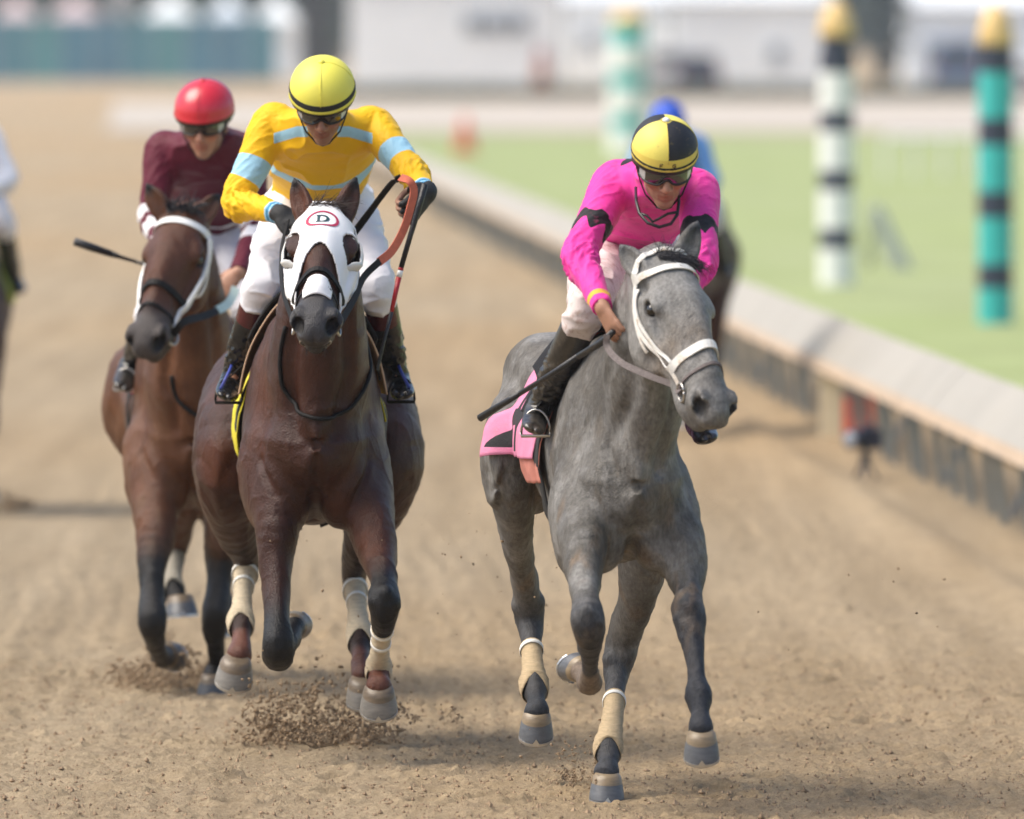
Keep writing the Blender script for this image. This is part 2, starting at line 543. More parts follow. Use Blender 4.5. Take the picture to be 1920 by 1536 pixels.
def ground_mat():
    m = bpy.data.materials.new('track_sand'); m.use_nodes = True
    nt = m.node_tree; N = nt.nodes; L = nt.links; b = N['Principled BSDF']
    b.inputs['Roughness'].default_value = .95; b.inputs['Specular IOR Level'].default_value = .15
    tc = N.new('ShaderNodeTexCoord')
    def noise(scale, st, det=5, rough=.6):
        mp = N.new('ShaderNodeMapping'); mp.inputs['Scale'].default_value = st; L.new(tc.outputs['Object'], mp.inputs[0])
        n = N.new('ShaderNodeTexNoise'); n.inputs['Scale'].default_value = scale; n.inputs['Detail'].default_value = det; n.inputs['Roughness'].default_value = rough
        L.new(mp.outputs[0], n.inputs['Vector']); return n.outputs['Fac']
    def ramp(src, p0, c0, p1, c1):
        r = N.new('ShaderNodeValToRGB'); e = r.color_ramp.elements
        e[0].position = p0; e[0].color = (*c0, 1); e[1].position = p1; e[1].color = (*c1, 1); L.new(src, r.inputs[0]); return r.outputs[0]
    def mix(f, a, c, mode='MIX'):
        x = N.new('ShaderNodeMix'); x.data_type = 'RGBA'; x.blend_type = mode
        if isinstance(f, float): x.inputs['Factor'].default_value = f
        else: L.new(f, x.inputs['Factor'])
        L.new(a, x.inputs['A'])
        if isinstance(c, tuple): x.inputs['B'].default_value = (*c, 1)
        else: L.new(c, x.inputs['B'])
        return x.outputs['Result']
    base = ramp(noise(.22, (1, .18, 1), 3), .36, (.45, .360, .247), .66, (.455, .348, .222))
    warm = ramp(noise(.16, (.6, .12, 1), 2), .47, (0, 0, 0), .70, (1, 1, 1))
    base = mix(warm, base, (.46, .325, .185))
    grain = ramp(noise(38, (1, 1, 1), 8, .75), .30, (.68, .66, .63), .70, (1.24, 1.24, 1.24))
    base = mix(1., base, grain, 'MULTIPLY')
    damp = ramp(noise(9, (1, .8, 1), 6, .7), .56, (0, 0, 0), .74, (.62, .62, .62))
    base = mix(damp, base, (.20, .145, .095))
    streak = ramp(noise(2.4, (1.6, .045, 1), 4, .6), .36, (.86, .85, .83), .66, (1.10, 1.10, 1.10))
    base = mix(1., base, streak, 'MULTIPLY')
    blot = ramp(noise(3.2, (1, .6, 1), 4, .6), .50, (0, 0, 0), .72, (.42, .42, .42))
    base = mix(blot, base, (.27, .205, .14))
    L.new(base, b.inputs['Base Color'])
    bp = N.new('ShaderNodeBump'); bp.inputs['Strength'].default_value = .8; bp.inputs['Distance'].default_value = .03
    L.new(noise(70, (1, 1, 1), 6, .75), bp.inputs['Height']); L.new(bp.outputs[0], b.inputs['Normal'])
    return m
SAND = ground_mat()
struct(mk('track', gp, gf, SAND, base=(0, 0, 0)))

# ================================================================== horses
class Horse: pass

def hoof_mesh(c, d, f, r=.05, h=.078):
    """hoof wall and shoe: c coronet centre, d axis toward the sole, f toe direction"""
    d = nrm(d); f = V(f, float); f = nrm(f - d * f.dot(d)); s = np.cross(d, f)
    n = 20; vs = []
    rows = [(.80, -.014, -.004), (.97, -.004, -.001), (1.03, .006, .002), (1.07, .018, .005), (1.14, .034, .010), (1.20, .050, .015), (1.235, .064, .019), (1.24, h, .022), (1.16, h + .003, .020), (.6, h - .004, .014)]
    for q, z, push in rows:
        for k in range(n):
            t = 2 * math.pi * k / n
            cz = math.cos(t)
            zz = z * (1 - .22 * (cz < 0) * (-cz)) if z > .02 else z
            rr = r * q * (1.0 if cz > -.3 else .95)
            vs.append(V(c) + d * zz + s * rr * math.sin(t) + f * (rr * cz * 1.06 + push))
    m = len(rows)
    fs = [(i * n + k, i * n + (k + 1) % n, (i + 1) * n + (k + 1) % n, (i + 1) * n + k) for i in range(m - 1) for k in range(n)]
    fs += [tuple((m - 1) * n + k for k in range(n)), tuple(range(n))[::-1]]
    # shoe: a rim under the wall
    v2 = []; f2 = []
    for j, (ra, za) in enumerate(((1.25, h - .002), (1.25, h + .007), (.92, h + .007), (.92, h - .002))):
        for k in range(n):
            t = math.radians(-150) + math.radians(300) * k / (n - 1)
            cz = math.cos(t)
            zz = za * (1 - .20 * (cz < 0) * (-cz))
            v2.append(V(c) + d * zz + s * r * ra * math.sin(t) + f * (r * ra * cz * 1.06 + .024))
    for j in range(4):
        j2 = (j + 1) % 4
        for k in range(n - 1): f2.append((j * n + k, j * n + k + 1, j2 * n + k + 1, j2 * n + k))
    f2 += [(0, n, 2 * n, 3 * n), (n - 1, 4 * n - 1, 3 * n - 1, 2 * n - 1)]
    # toe clip
    k0 = len(v2); fw = f * (r * 1.27 * 1.06 + .0245)
    v2 += [V(c) + fw + s * .014 + d * h, V(c) + fw - s * .014 + d * h, V(c) + fw - d * 0 + d * (h - .02) - f * .004]
    f2.append((k0, k0 + 1, k0 + 2))
    return vs, fs, v2, f2

def ribbon(F, pts, width, mat, name, parent, off=.004, thick=.004, n=40, snap=True, closed=False, orient=None):
    """a strap: pts smoothed, laid on the field's surface"""
    N = resample(nodes_([(p, .01) for p in pts]), max(2, n // (len(pts) - 1)))[:, :3]
    if snap: N = F.snap(N, off)
    g = F.grad(N) if orient is None else np.broadcast_to(nrm(orient), N.shape)
    m = len(N); vs = []; fs = []
    for i in range(m):
        d = nrm(N[(i + 1) % m if closed else min(i + 1, m - 1)] - N[(i - 1) % m if closed else max(i - 1, 0)])
        u = nrm(g[i] - d * g[i].dot(d)); w = np.cross(d, u)
        for x, y in ((-.5, -.4), (.5, -.4), (.5, .5), (-.5, .5)):
            vs.append(N[i] + w * width * x + u * thick * y)
    seg = m if closed else m - 1
    for i in range(seg):
        j = (i + 1) % m
        for k in range(4):
            k2 = (k + 1) % 4
            fs.append((i * 4 + k, i * 4 + k2, j * 4 + k2, j * 4 + k))
    if not closed: fs += [(3, 2, 1, 0), tuple((m - 1) * 4 + k for k in range(4))]
    return mk(name, V(vs), fs, mat, parent, smooth=False)

def build_horse(c):
    """c: the horse's measured landmarks; returns the thing, its implicit surface and its frames"""
    H = Horse(); psi = math.radians(c['yaw']); Y0 = c['Y0']
    X0 = P(c['px0'], 800, Y0)[0]
    cs, sn = math.cos(psi), math.sin(psi)
    fr = lambda b, l, z: V([X0 + l * cs - b * sn, Y0 + l * sn + b * cs, z])
    lat = V([cs, sn, 0]); back = V([-sn, cs, 0])
    H.fr = fr; H.lat = lat; H.back = back
    base = fr(.8, 0, 0)
    H.root = thing('horse', base, c['label'], 'horse', c.get('group'))
    dz = c.get('dz', 0.)
    tor = [(fr(b, l, z + dz), a, h, lat) for b, l, z, a, h in c.get('torso', [
        (.09, 0, 1.10, .17, .21), (.28, 0, 1.13, .225, .32), (.55, 0, 1.175, .25, .385), (.85, 0, 1.165, .285, .365),
        (1.15, 0, 1.185, .275, .32), (1.42, 0, 1.235, .255, .295), (1.66, 0, 1.22, .21, .24), (1.80, 0, 1.18, .13, .16)])]
    # head frame
    poll, nose = c['poll'], c['nose']
    e1 = nrm(nose - poll); v = V(c['face'], float); e3 = nrm(v - e1 * v.dot(e1)); e2 = np.cross(e3, e1)
    if e2[0] < 0: e2 = -e2
    H.hp = hp = lambda t, l, e: poll + e1 * t + e2 * l + e3 * e
    H.e = (e1, e2, e3); hs = c.get('hs', 1.0); H.hs = hs
    allp = [n[0] for n in tor] + [hp(-.25, 0, 0), hp(.68, 0, 0), hp(.3, .2, .1), hp(.3, -.2, -.3)]
    legs = []
    for L in c['legs']:
        nd = [(P(q[0], q[1], q[2]) if len(q) > 3 and q[0] > 5 else V(q[:3]), *(q[3:5] if len(q) > 4 else (q[3], None))) for q in L['n']]
        nd = [(p, a, b if b else a) for p, a, b in nd]
        legs.append(nd); allp += [q[0] for q in nd]
    neck = c['neck']; allp += [q[0] for q in neck]
    allp += list(c['ears'])
    A = V(allp)
    pad = V([.42, .35, .18])
    lo = A.min(0) - pad; hi = A.max(0) + V([.42, .35, .3]); lo[2] = max(lo[2], -.02)
    F = Field(lo, hi, c.get('h', .0065)); H.F = F
    F.chain(nodes_(tor), .05, m=4, egg=.45)
    up_ = V([0, 0, 1]); hwd = c.get('hip_a', .13)
    for sd_ in (-1, 1):
        F.ell(fr(.34, sd_ * c.get('shw', .135), 1.13 + dz), (.09, .17, .27), [lat, back, up_], .06)          # shoulder
        F.ell(fr(.22, sd_ * c.get('arml', .165), .955 + dz), (.085, .14, .20), [lat, back, up_], .05)          # upper arm
        F.ell(fr(.10, sd_ * .095, .945 + dz), (.108, .115, .165), [lat, back, up_], .022)       # breast
        F.ell(fr(1.47, sd_ * c.get('hipw', .12), 1.15 + dz), (hwd, .28, .23), [lat, back, up_], .05)   # haunch
        F.ell(fr(1.24, sd_ * .115, 1.37 + dz), (.05, .08, .05), [lat, back, up_], .06)          # point of the hip
    for sd_ in (-1, 1): F.ell(fr(1.44, sd_ * .075, 1.385 + dz), (.13, .27, .145), [lat, back, up_], .06)     # croup
    F.chain(nodes_(neck, lat), .07, m=4)
    ax = nrm(neck[-1][0] - neck[0][0]); fw = nrm(-back - ax * (-back).dot(ax))
    F.chain(nodes_([(q[0] + fw * (q[2] - .03 - (.05 if i_ == 0 else 0)), .03 if i_ == 0 else .048) for i_, q in enumerate(neck[1:])]), .06)                 # windpipe
    def carve(pts, r=.012, k=.035, sink=.0):
        o = V([fr(-.9, l, z + dz) for l, z in pts]); p, gg, ok = F.ray(o, np.tile(back, (len(o), 1)), 1.3)
        p = p[ok]
        if len(p) > 1: F.chain(nodes_([(q + back * sink, r * (.5 if i in (0, len(p) - 1) else 1)) for i, q in enumerate(p)]), k, 's')
    nl = lambda q, k: ((q[0] - fr(0, 0, 0)).dot(lat) + k * q[1], q[0][2] - dz)
    for sd_ in (-1, 1):
        carve([nl(neck[-2], sd_ * .6), nl(neck[-3], sd_ * .6), nl(neck[-4], sd_ * .58), (sd_ * .085, 1.22), (sd_ * .07, 1.12)], .014, .045)
        carve([(sd_ * .19, 1.02), (sd_ * .155, .92), (sd_ * .12, .84), (sd_ * .10, .78)], .010, .03)
    carve([(0, 1.03), (.002, .97), (.004, .91), (0, .85), (0, .80)], .015, .03)
    # legs
    for nd, L in zip(legs, c['legs']):
        F.chain(nodes_(nd, L.get('side', lat)), .035, m=4)
        for b in L.get('bumps', ()):            # knee and hock bones
            F.ell(P(b[0], b[1], b[2] + .012), b[3], k=.024)
        for g in L.get('groove', ()):
            F.chain(nodes_([(P(*q[:3]), q[3]) for q in g]), .02, 's')
    # head
    hd = [(.0, -.055, .086, .085), (.07, -.065, .104, .115), (.16, -.075, .110, .135), (.24, -.083, .096, .135), (.33, -.078, .077, .106), (.42, -.070, .065, .083), (.49, -.066, .066, .072), (.54, -.066, .071, .064), (.572, -.068, .060, .052)]
    F.chain(nodes_([(hp(t * hs, 0, e * hs), a * hs, b * hs) for t, e, a, b in hd], e2), .05, m=4)
    hx = [e2, e1, e3]
    E = lambda t, l, e, r, k, op='u': F.ell(hp(t * hs, l * hs, e * hs), V(r) * hs, hx, k, op)
    C = lambda pts, k, op='u': F.chain(nodes_([(hp(t * hs, l * hs, e * hs), r * hs) for t, l, e, r in pts]), k, op)
    for s_ in (-1, 1):
        E(.21, s_ * .058, -.145, (.045, .125, .105), .025)                                    # jowl
        E(.165, s_ * .088, -.024, (.028, .050, .032), .025)                                    # brow over the eye
        C([(.225, s_ * .100, -.066, .010), (.36, s_ * .072, -.086, .012)], .025)               # cheek ridge
        E(.30, s_ * .100, -.030, (.018, .075, .032), .03, 's')                                 # hollow below the eye
        E(.335, s_ * .085, -.145, (.018, .06, .03), .03, 's')
        E(.10, s_ * .105, -.035, (.014, .03, .02), .02, 's')                                   # hollow above the eye
        E(.548, s_ * .056, -.044, (.030, .040, .038), .016)                                    # nostril wing
        E(.590, s_ * .056, -.046, (.022, .046, .027), .006, 's'); C([(.515, s_ * .085, -.014, .010), (.56, s_ * .075, -.030, .016)], .008, 's')   # nostril
        E(.184, s_ * .110, -.040, (.027, .027, .027), .010, 's')                               # eye socket
        C([(.168, s_ * .104, -.014, .006), (.185, s_ * .108, -.012, .007), (.208, s_ * .102, -.018, .005)], .008)   # upper lid
        C([(.164, s_ * .106, -.064, .005), (.19, s_ * .109, -.066, .006), (.212, s_ * .104, -.052, .005)], .008)
        C([(.47, s_ * .070, -.114, .006), (.54, s_ * .064, -.114, .007), (.60, s_ * .02, -.110, .006)], .010, 's')   # mouth line
        C([(.42, s_ * .030, -.13, .028), (.50, s_ * .034, -.134, .028), (.55, 0, -.136, .030)], .014)   # lower lip, chin
    E(.585, 0, -.088, (.044, .026, .030), .014)
    E(.528, 0, -.154, (.033, .034, .024), .015)
    C([(.45, 0, .006, .02), (.38, 0, .016, .02), (.2, 0, .03, .03)], .04)
    for i, (s_, tip) in enumerate(zip((-1, 1), c['ears'])):
        eb = c.get('earb', ((.015, .056, -.02),) * 2)[i]; b0 = hp(eb[0] * hs, s_ * eb[1] * hs, eb[2] * hs); ax = tip - b0
        fwd = nrm(V([0, -1, 0]) + e2 * s_ * .3); sdv = nrm(np.cross(ax, fwd))
        F.chain(nodes_([(b0, .030, .028), (b0 + ax * .3, .042, .028), (b0 + ax * .6, .038, .022), (b0 + ax * .85, .019, .012), (tip, .004, .004)], sdv), .022)
        F.chain(nodes_([(b0 + ax * .2 + fwd * .026, .016, .013), (b0 + ax * .5 + fwd * .026, .027, .018), (b0 + ax * .8 + fwd * .014, .012, .010)], sdv), .012, 's')
    # ---- surface
    v, f = F.mesh(3)
    nn = vnormals(v, f)
    ve = fbm(v * V([13, 13, 7]) + 40, 2); ve = np.exp(-(ve / .035) ** 2)
    v = v + nn * (fbm(v * 11, 3) * .003 + (1 - np.abs(fbm(v * V([8, 8, 4.5]) + 60, 2))) ** 4 * .006 - .002 + ve * .0019 * sm(1.6, 1.1, v[:, 2]) + fbm(v * 40, 2) * .0008)[:, None]
    H.v = v
    hz = V(c['coat']); dk = V(c['points']); mz = V(c['muzzle'])
    col = np.tile(hz, (len(v), 1))
    if 'var2' in c:
        pc, ps, pk = c['var2']; col = lerp(col, V(pc), (sm(-.05, .45, fbm(v * ps + 13, 4)) * pk)[:, None])
    rel = v - poll; t = rel @ e1 / hs; l = rel @ e2 / hs; e = rel @ e3 / hs
    on_head = (t > -.05) & (np.abs(l) < .16) & (e > -.26) & (e < .12)
    if 'head' in c:
        w = (sm(-.06, .06, t) * sm(-.30, -.18, e) * on_head)[:, None]; col = lerp(col, V(c['head']), w)
    n1 = fbm(v * 9, 3)
    w = (sm(.38, .52, t + .03 * n1) * on_head)[:, None] * c.get('mzw', 1.); col = lerp(col, mz, w)
    if 'noseband_rub' in c:
        w = (np.exp(-((t - .33 - .02 * n1) / .05) ** 2) * on_head * .6)[:, None]; col = lerp(col, V(c['noseband_rub']), w)
    for sd_ in (-1, 1):
        w = (1 - sm(.75, 1.15, np.sqrt(((t - .585) / .05) ** 2 + ((l - sd_ * .056) / .024) ** 2 + ((e + .046) / .029) ** 2)))[:, None]; col = lerp(col, V([.012, .010, .010]), w)     # dark inside the nostrils
        q = hp(.184 * hs, sd_ * .104 * hs, -.04 * hs)
        w = (1 - sm(.022, .036, np.linalg.norm(v - q, axis=1)))[:, None]; col = lerp(col, mz * .5, w)
    for tip in c['ears']:
        w = (1 - sm(.02, .07, np.linalg.norm(v - tip, axis=1)))[:, None]; col = lerp(col, dk, w)
    for nd, L in zip(legs, c['legs']):
        N_ = nodes_(nd); sub = v[:, 2] < nd[0][0][2] + .1
        d, s_, ang, tot = chain_param(v[sub], N_, 3)
        seg = np.r_[0, np.cumsum(np.linalg.norm(np.diff(N_[:, :3], axis=0), axis=1))]
        s0 = seg[min(L.get('dark', 3), len(seg) - 1)]
        w = (sm(s0 - .14, s0 + .06, s_ + .04 * n1[sub]) * (d < .03))[:, None] * L.get('dk', 1.)
        col[sub] = lerp(col[sub], dk, w)
        if 'foot' in L:
            s1 = seg[L['footn']]
            w = (sm(s1 - .02, s1 + .02, s_) * (d < .03))[:, None]; col[sub] = lerp(col[sub], V(L['foot']), w)
    col *= (1 + c.get('mott', .12) * n1 + c.get('mott', .12) * .8 * fbm(v * V([30, 30, 14]) + 77, 3))[:, None]
    if 'dapple' in c:
        n2 = fbm(v * 26 + 5, 3); n3 = fbm(v * 5 + 9, 2)
        w = (sm(-.1, .5, n2) * .35 + sm(0, .6, n3) * .3)[:, None]; col = lerp(col, V(c['dapple']), w * sm(.5, .8, v[:, 2])[:, None])
    if 'dust' in c:
        n2 = fbm(v * V([14, 14, 7]) + 31, 4)
        w = (sm(.05, .6, n2) * c['dust'][3] * sm(1.45, .75, v[:, 2]) * sm(.40, .78, v[:, 2]))[:, None]; col = lerp(col, V(c['dust'][:3]), w)
    coatm = M(c['mat'], (.1, .1, .1), rough=c.get('rough', .48), var=c.get('cvar', .16), scale=95, bump=.5, bscale=280, attr=True, spec=c.get('spec', .3), sheen=c.get('sheen', .0), stretch=(1, 1, .45))
    mk('body', v, f, coatm, H.root, cols=np.clip(col, 0, 1))
    # ---- eyes
    eye = M('horse_eye', (.006, .004, .003), rough=.06, var=0, spec=.8)
    for s_ in (-1, 1):
        b = MB(); q = hp(.187 * hs, s_ * c.get('eyel', .095) * hs, -.037 * hs)
        b.lathe(q, [(.0005, -.024), (.014, -.0195), (.0215, -.0105), (.024, 0), (.0215, .0105), (.014, .0195), (.0005, .024)], 16)
        b.build('eye', eye, H.root, smooth=True)
    # ---- hooves
    for L in c['legs']:
        hh = L['hoof']
        q = P(*hh['c']) if len(hh['c']) == 3 and hh['c'][0] > 5 else V(hh['c'])
        vs, fs, v2, f2 = hoof_mesh(q, V(hh['d'], float), V(hh['f'], float), hh.get('r', .048), hh.get('h', .072))
        ho = mk('hoof', V(vs), fs, M(c['hoofm'][0], c['hoofm'][1], rough=.38, var=.25, scale=18, stretch=(1, 1, 4), bump=.15, bscale=60, spec=.55, layers=[('coronet', c['hoofm'][2] if len(c['hoofm']) > 2 else (.16, .12, .08))]), H.root, attrs=dict(coronet=[.019 - (q_ - q).dot(nrm(V(hh['d'], float))) for q_ in V(vs)]))
        mk('horseshoe', V(v2), f2, M('horseshoe_steel', (.55, .55, .55), rough=.35, var=.1, metal=.9), ho, base=base, smooth=False)
        # hair fringe over the coronet
        if 'wrap' in L:
            pass
    # ---- leg wraps
    for nd, L in zip(legs, c['legs']):
        if 'wrap' not in L: continue
        N_ = nodes_(nd, L.get('side', lat)); R = resample(N_, 8)
        i0, i1 = L['wrap'][:2]; j0, j1 = int(i0 * 8), int(i1 * 8)
        vs = []; n = 18; rows = R[j0:j1 + 1]
        ud0 = nrm(rows[-1][:3] - rows[0][:3])
        m = len(rows)
        for i, q in enumerate(rows):
            ud = nrm(rows[min(i + 1, m - 1)][:3] - rows[max(i - 1, 0)][:3])
            sd_ = nrm(lat - ud * lat.dot(ud)); up = np.cross(ud, sd_)
            if up[1] > 0: up = -up                      # up now looks at the toe side
            wr = .0045 + .0012 * math.sin(i * 2.1) + (.0015 if i % 5 < 2 else 0)
            for k in range(n):
                tt = 2 * math.pi * k / n
                tail = max(0., (i - (m - 5)) / 4.) if i > m - 5 else 0
                # the lower edge is cut up into a notch in front
                notch = max(0., math.sin(tt)) ** 3 * tail * .045
                vs.append(q[:3] - ud * notch + sd_ * (q[3] + wr) * math.cos(tt) + up * (q[4] + wr) * math.sin(tt))
        fs = [(i * n + k, i * n + (k + 1) % n, (i + 1) * n + (k + 1) % n, (i + 1) * n + k) for i in range(m - 1) for k in range(n)]
        wo = mk('leg_wrap', V(vs), fs, M(c['wrapm'][0], c['wrapm'][1], rough=.85, var=.16, scale=30, bump=.6, bscale=120, stretch=(1, 1, 6)), H.root)
        so = wo.modifiers.new('thick', 'SOLIDIFY'); so.thickness = .003; so.offset = 1
        for jj in L['wrap'][2]:                         # tape round the top
            q = R[int(jj * 8)]; q2 = R[int(jj * 8) + 1]; ud = nrm(q2[:3] - q[:3]); sd_ = nrm(lat - ud * lat.dot(ud)); up = np.cross(ud, sd_)
            b = MB(); pr = []
            vs = []
            for i, hgt in enumerate((-.008, -.007, .007, .008)):
                for k in range(n):
                    tt = 2 * math.pi * k / n; ex = .0105 if i in (0, 3) else .0125
                    vs.append(q[:3] + ud * hgt + sd_ * (q[3] + ex) * math.cos(tt) + up * (q[4] + ex) * math.sin(tt))
            b.add(vs, [(i * n + k, i * n + (k + 1) % n, (i + 1) * n + (k + 1) % n, (i + 1) * n + k) for i in range(3) for k in range(n)])
            b.build('tape', M('white_tape', (.8, .78, .72), rough=.7, var=.08), wo, base=base, smooth=True)
    return H

def hring(H, t, ph0, ph1, n=24, e=-.075, tilt=0.):
    """points round the head at distance t from the poll: phi 0 on the face, +-90 on the sides"""
    e1, e2, e3 = H.e; hs = H.hs
    ph = np.radians(np.linspace(ph0, ph1, n))
    tt = t + tilt * (1 - np.cos(ph))
    c = np.array([H.hp(x * hs, 0, e * hs) for x in tt])
    d = np.cos(ph)[:, None] * e3 + np.sin(ph)[:, None] * e2
    p, g, ok = H.F.ray(c + d * .30, -d, .30)
    return p
def hpoint(H, t, ph, e=-.075):
    return hring(H, t, ph, ph + .01, 2, e)[0]

def strands(name, roots, dirs, n, length, mat, parent, spread=.35, droop=.5, r=.0016, seed=1, base=None):
    """hair: tapered curved strands in one mesh"""
    rg = np.random.default_rng(seed); b = MB()
    for i in range(n):
        k = rg.integers(len(roots)); p = V(roots[k]) + rg.normal(0, .006, 3)
        d = nrm(V(dirs[k]) + rg.normal(0, spread, 3)); L = length * rg.uniform(.5, 1.1)
        pts = [p]; m = 6; w = rg.normal(0, .25, 3)
        for j in range(m):
            d = nrm(d + V([0, 0, -droop / m]) + w / m)
            pts.append(pts[-1] + d * L / m)
        b.tube(pts, [r * 1.3, r * 1.3, r * 1.2, r, r * .8, r * .5, r * .15], 4)
    return b.build(name, mat, parent, base=base, smooth=True)

# ------------------------------------------------------------------ the three horses in front: landmarks read off the photograph
fr_ = lambda px0, Y0, yaw: (lambda b, l, z, X0=P(px0, 800, Y0)[0], c=math.cos(math.radians(yaw)), s=math.sin(math.radians(yaw)): (X0 + l * c - b * s, Y0 + l * s + b * c, z))

# --- grey horse (right)
g = fr_(1188, 36.9, 8.5)
GREY = build_horse(dict(
    label='grey racehorse on the right, head turned aside, white bridle, carrying the pink rider', group='racehorses galloping up the track',
    px0=1188, Y0=36.9, yaw=8.5, mat='coat_grey', shw=.10, arml=.152, cvar=.34, mott=.34, hipw=.105, hip_a=.122, var2=((.25, .243, .232), 9., .65),
    torso=[(.09, 0, 1.10, .17, .21), (.28, 0, 1.13, .185, .32), (.55, 0, 1.18, .20, .37), (.85, 0, 1.21, .225, .31), (1.15, 0, 1.26, .212, .24), (1.42, 0, 1.255, .19, .26), (1.66, 0, 1.23, .18, .22), (1.80, 0, 1.18, .12, .15)],
    poll=P(1250, 488, 36.62), nose=P(1353, 744, 36.26), face=(.50, -.74, .45), hs=1.03,
    ears=(P(1161, 458, 36.62), P(1307, 416, 36.70)), earb=((.055, .078, -.03), (.015, .058, -.02)),
    neck=[(V(g(.42, 0, 1.24)), .155, .29), (V(g(.22, .01, 1.32)), .145, .255), (P(1204, 740, 36.95), .134, .215), (P(1208, 665, 36.84), .126, .185), (P(1214, 595, 36.77), .112, .16), (P(1226, 530, 36.72), .092, .13)],
    coat=(.108, .099, .087), points=(.024, .026, .033), muzzle=(.125, .116, .106), head=(.215, .208, .198), mzw=.75, noseband_rub=(.17, .125, .085),
    dapple=(.215, .21, .205), dust=(.15, .105, .068, .9), rough=.5,
    hoofm=('hoof_slate', (.10, .105, .115), (.24, .18, .11)), wrapm=('wrap_tan', (.50, .38, .23)),
    legs=[
        dict(n=[(*g(.28, .15, 1.0), .085, .14), (1277, 1020, 37.0, .080, .105), (1287, 1072, 36.95, .068, .085), (1291, 1112, 36.88, .046, .056), (1291, 1150, 36.80, .0535, .058), (1296, 1192, 36.76, .040, .046), (1303, 1240, 36.70, .0265, .034), (1308, 1280, 36.65, .029, .036), (1310, 1305, 36.62, .043, .048), (1312, 1338, 36.58, .030, .034), (1314, 1366, 36.55, .042, .044)],
             bumps=[(1278, 1160, 36.765, .020), (1305, 1160, 36.765, .020), (1292, 1138, 36.75, .024), (1294, 1172, 36.74, .020)],
             groove=[[(1270, 1060, 36.87, .006), (1280, 1100, 36.84, .006)]],
             dark=3, dk=1., hoof=dict(c=(1315, 1377, 36.53), d=(.01, .42, -1), f=(0, -1, -.2), r=.0465)),
        dict(n=[(*g(.24, -.15, 1.0), .085, .14), (1094, 1015, 36.88, .078, .10), (1094, 1070, 36.78, .060, .075), (1098, 1118, 36.66, .045, .055), (1103, 1160, 36.56, .056, .058), (1105, 1190, 36.60, .050, .055), (1106, 1222, 36.74, .030, .036), (1106, 1255, 36.92, .027, .032), (1105, 1280, 37.04, .042, .042), (1098, 1270, 37.12, .034, .036), (1090, 1258, 37.16, .038, .038)],
             bumps=[(1088, 1160, 36.52, .021), (1116, 1162, 36.52, .021), (1102, 1145, 36.51, .024), (1104, 1182, 36.54, .022)],
             dark=4, dk=1., foot=(.16, .12, .09), footn=7, hoof=dict(c=(1090, 1256, 37.17), d=(-.35, .75, .4), f=(-.1, .5, -.8), r=.045)),
        dict(n=[(*g(1.45, -.135, 1.16), .13, .24), (952, 862, 38.1, .086, .17), (964, 962, 38.2, .066, .115), (973, 1034, 38.34, .050, .078), (985, 1098, 38.46, .044, .066), (991, 1143, 38.52, .050, .066), (994, 1180, 38.50, .041, .05), (997, 1225, 38.42, .028, .036), (1000, 1262, 38.34, .032, .038), (1001, 1284, 38.30, .044, .048), (1005, 1316, 38.22, .030, .034), (1006, 1334, 38.19, .042, .044)],
             bumps=[(973, 1135, 38.47, .022), (1007, 1128, 38.47, .022), (990, 1120, 38.62, .03)],
             dark=5, dk=.75, foot=(.03, .033, .04), footn=10, wrap=(6.85, 9.55, (6.95,)), hoof=dict(c=(1006, 1340, 38.18), d=(-.02, .42, -1), f=(0, -1, -.1), r=.047)),
        dict(n=[(*g(1.40, .13, 1.14), .13, .24), (1205, 985, 37.95, .095, .15), (1203, 1060, 37.92, .082, .10), (1193, 1120, 37.98, .062, .078), (1172, 1190, 38.08, .053, .068), (1160, 1240, 38.10, .049, .06), (1154, 1285, 38.04, .033, .04), (1150, 1335, 37.92, .027, .035), (1144, 1378, 37.80, .034, .038), (1140, 1402, 37.74, .043, .047), (1140, 1432, 37.68, .032, .034), (1139, 1448, 37.65, .042, .044)],
             bumps=[(1143, 1235, 38.05, .020), (1176, 1228, 38.05, .022)],
             dark=5, dk=.75, foot=(.035, .037, .044), footn=10, wrap=(6.6, 9.55, (6.65,)), hoof=dict(c=(1138, 1457, 37.63), d=(-.03, .14, -1), f=(.05, -1, -.1), r=.0475)),
    ]))

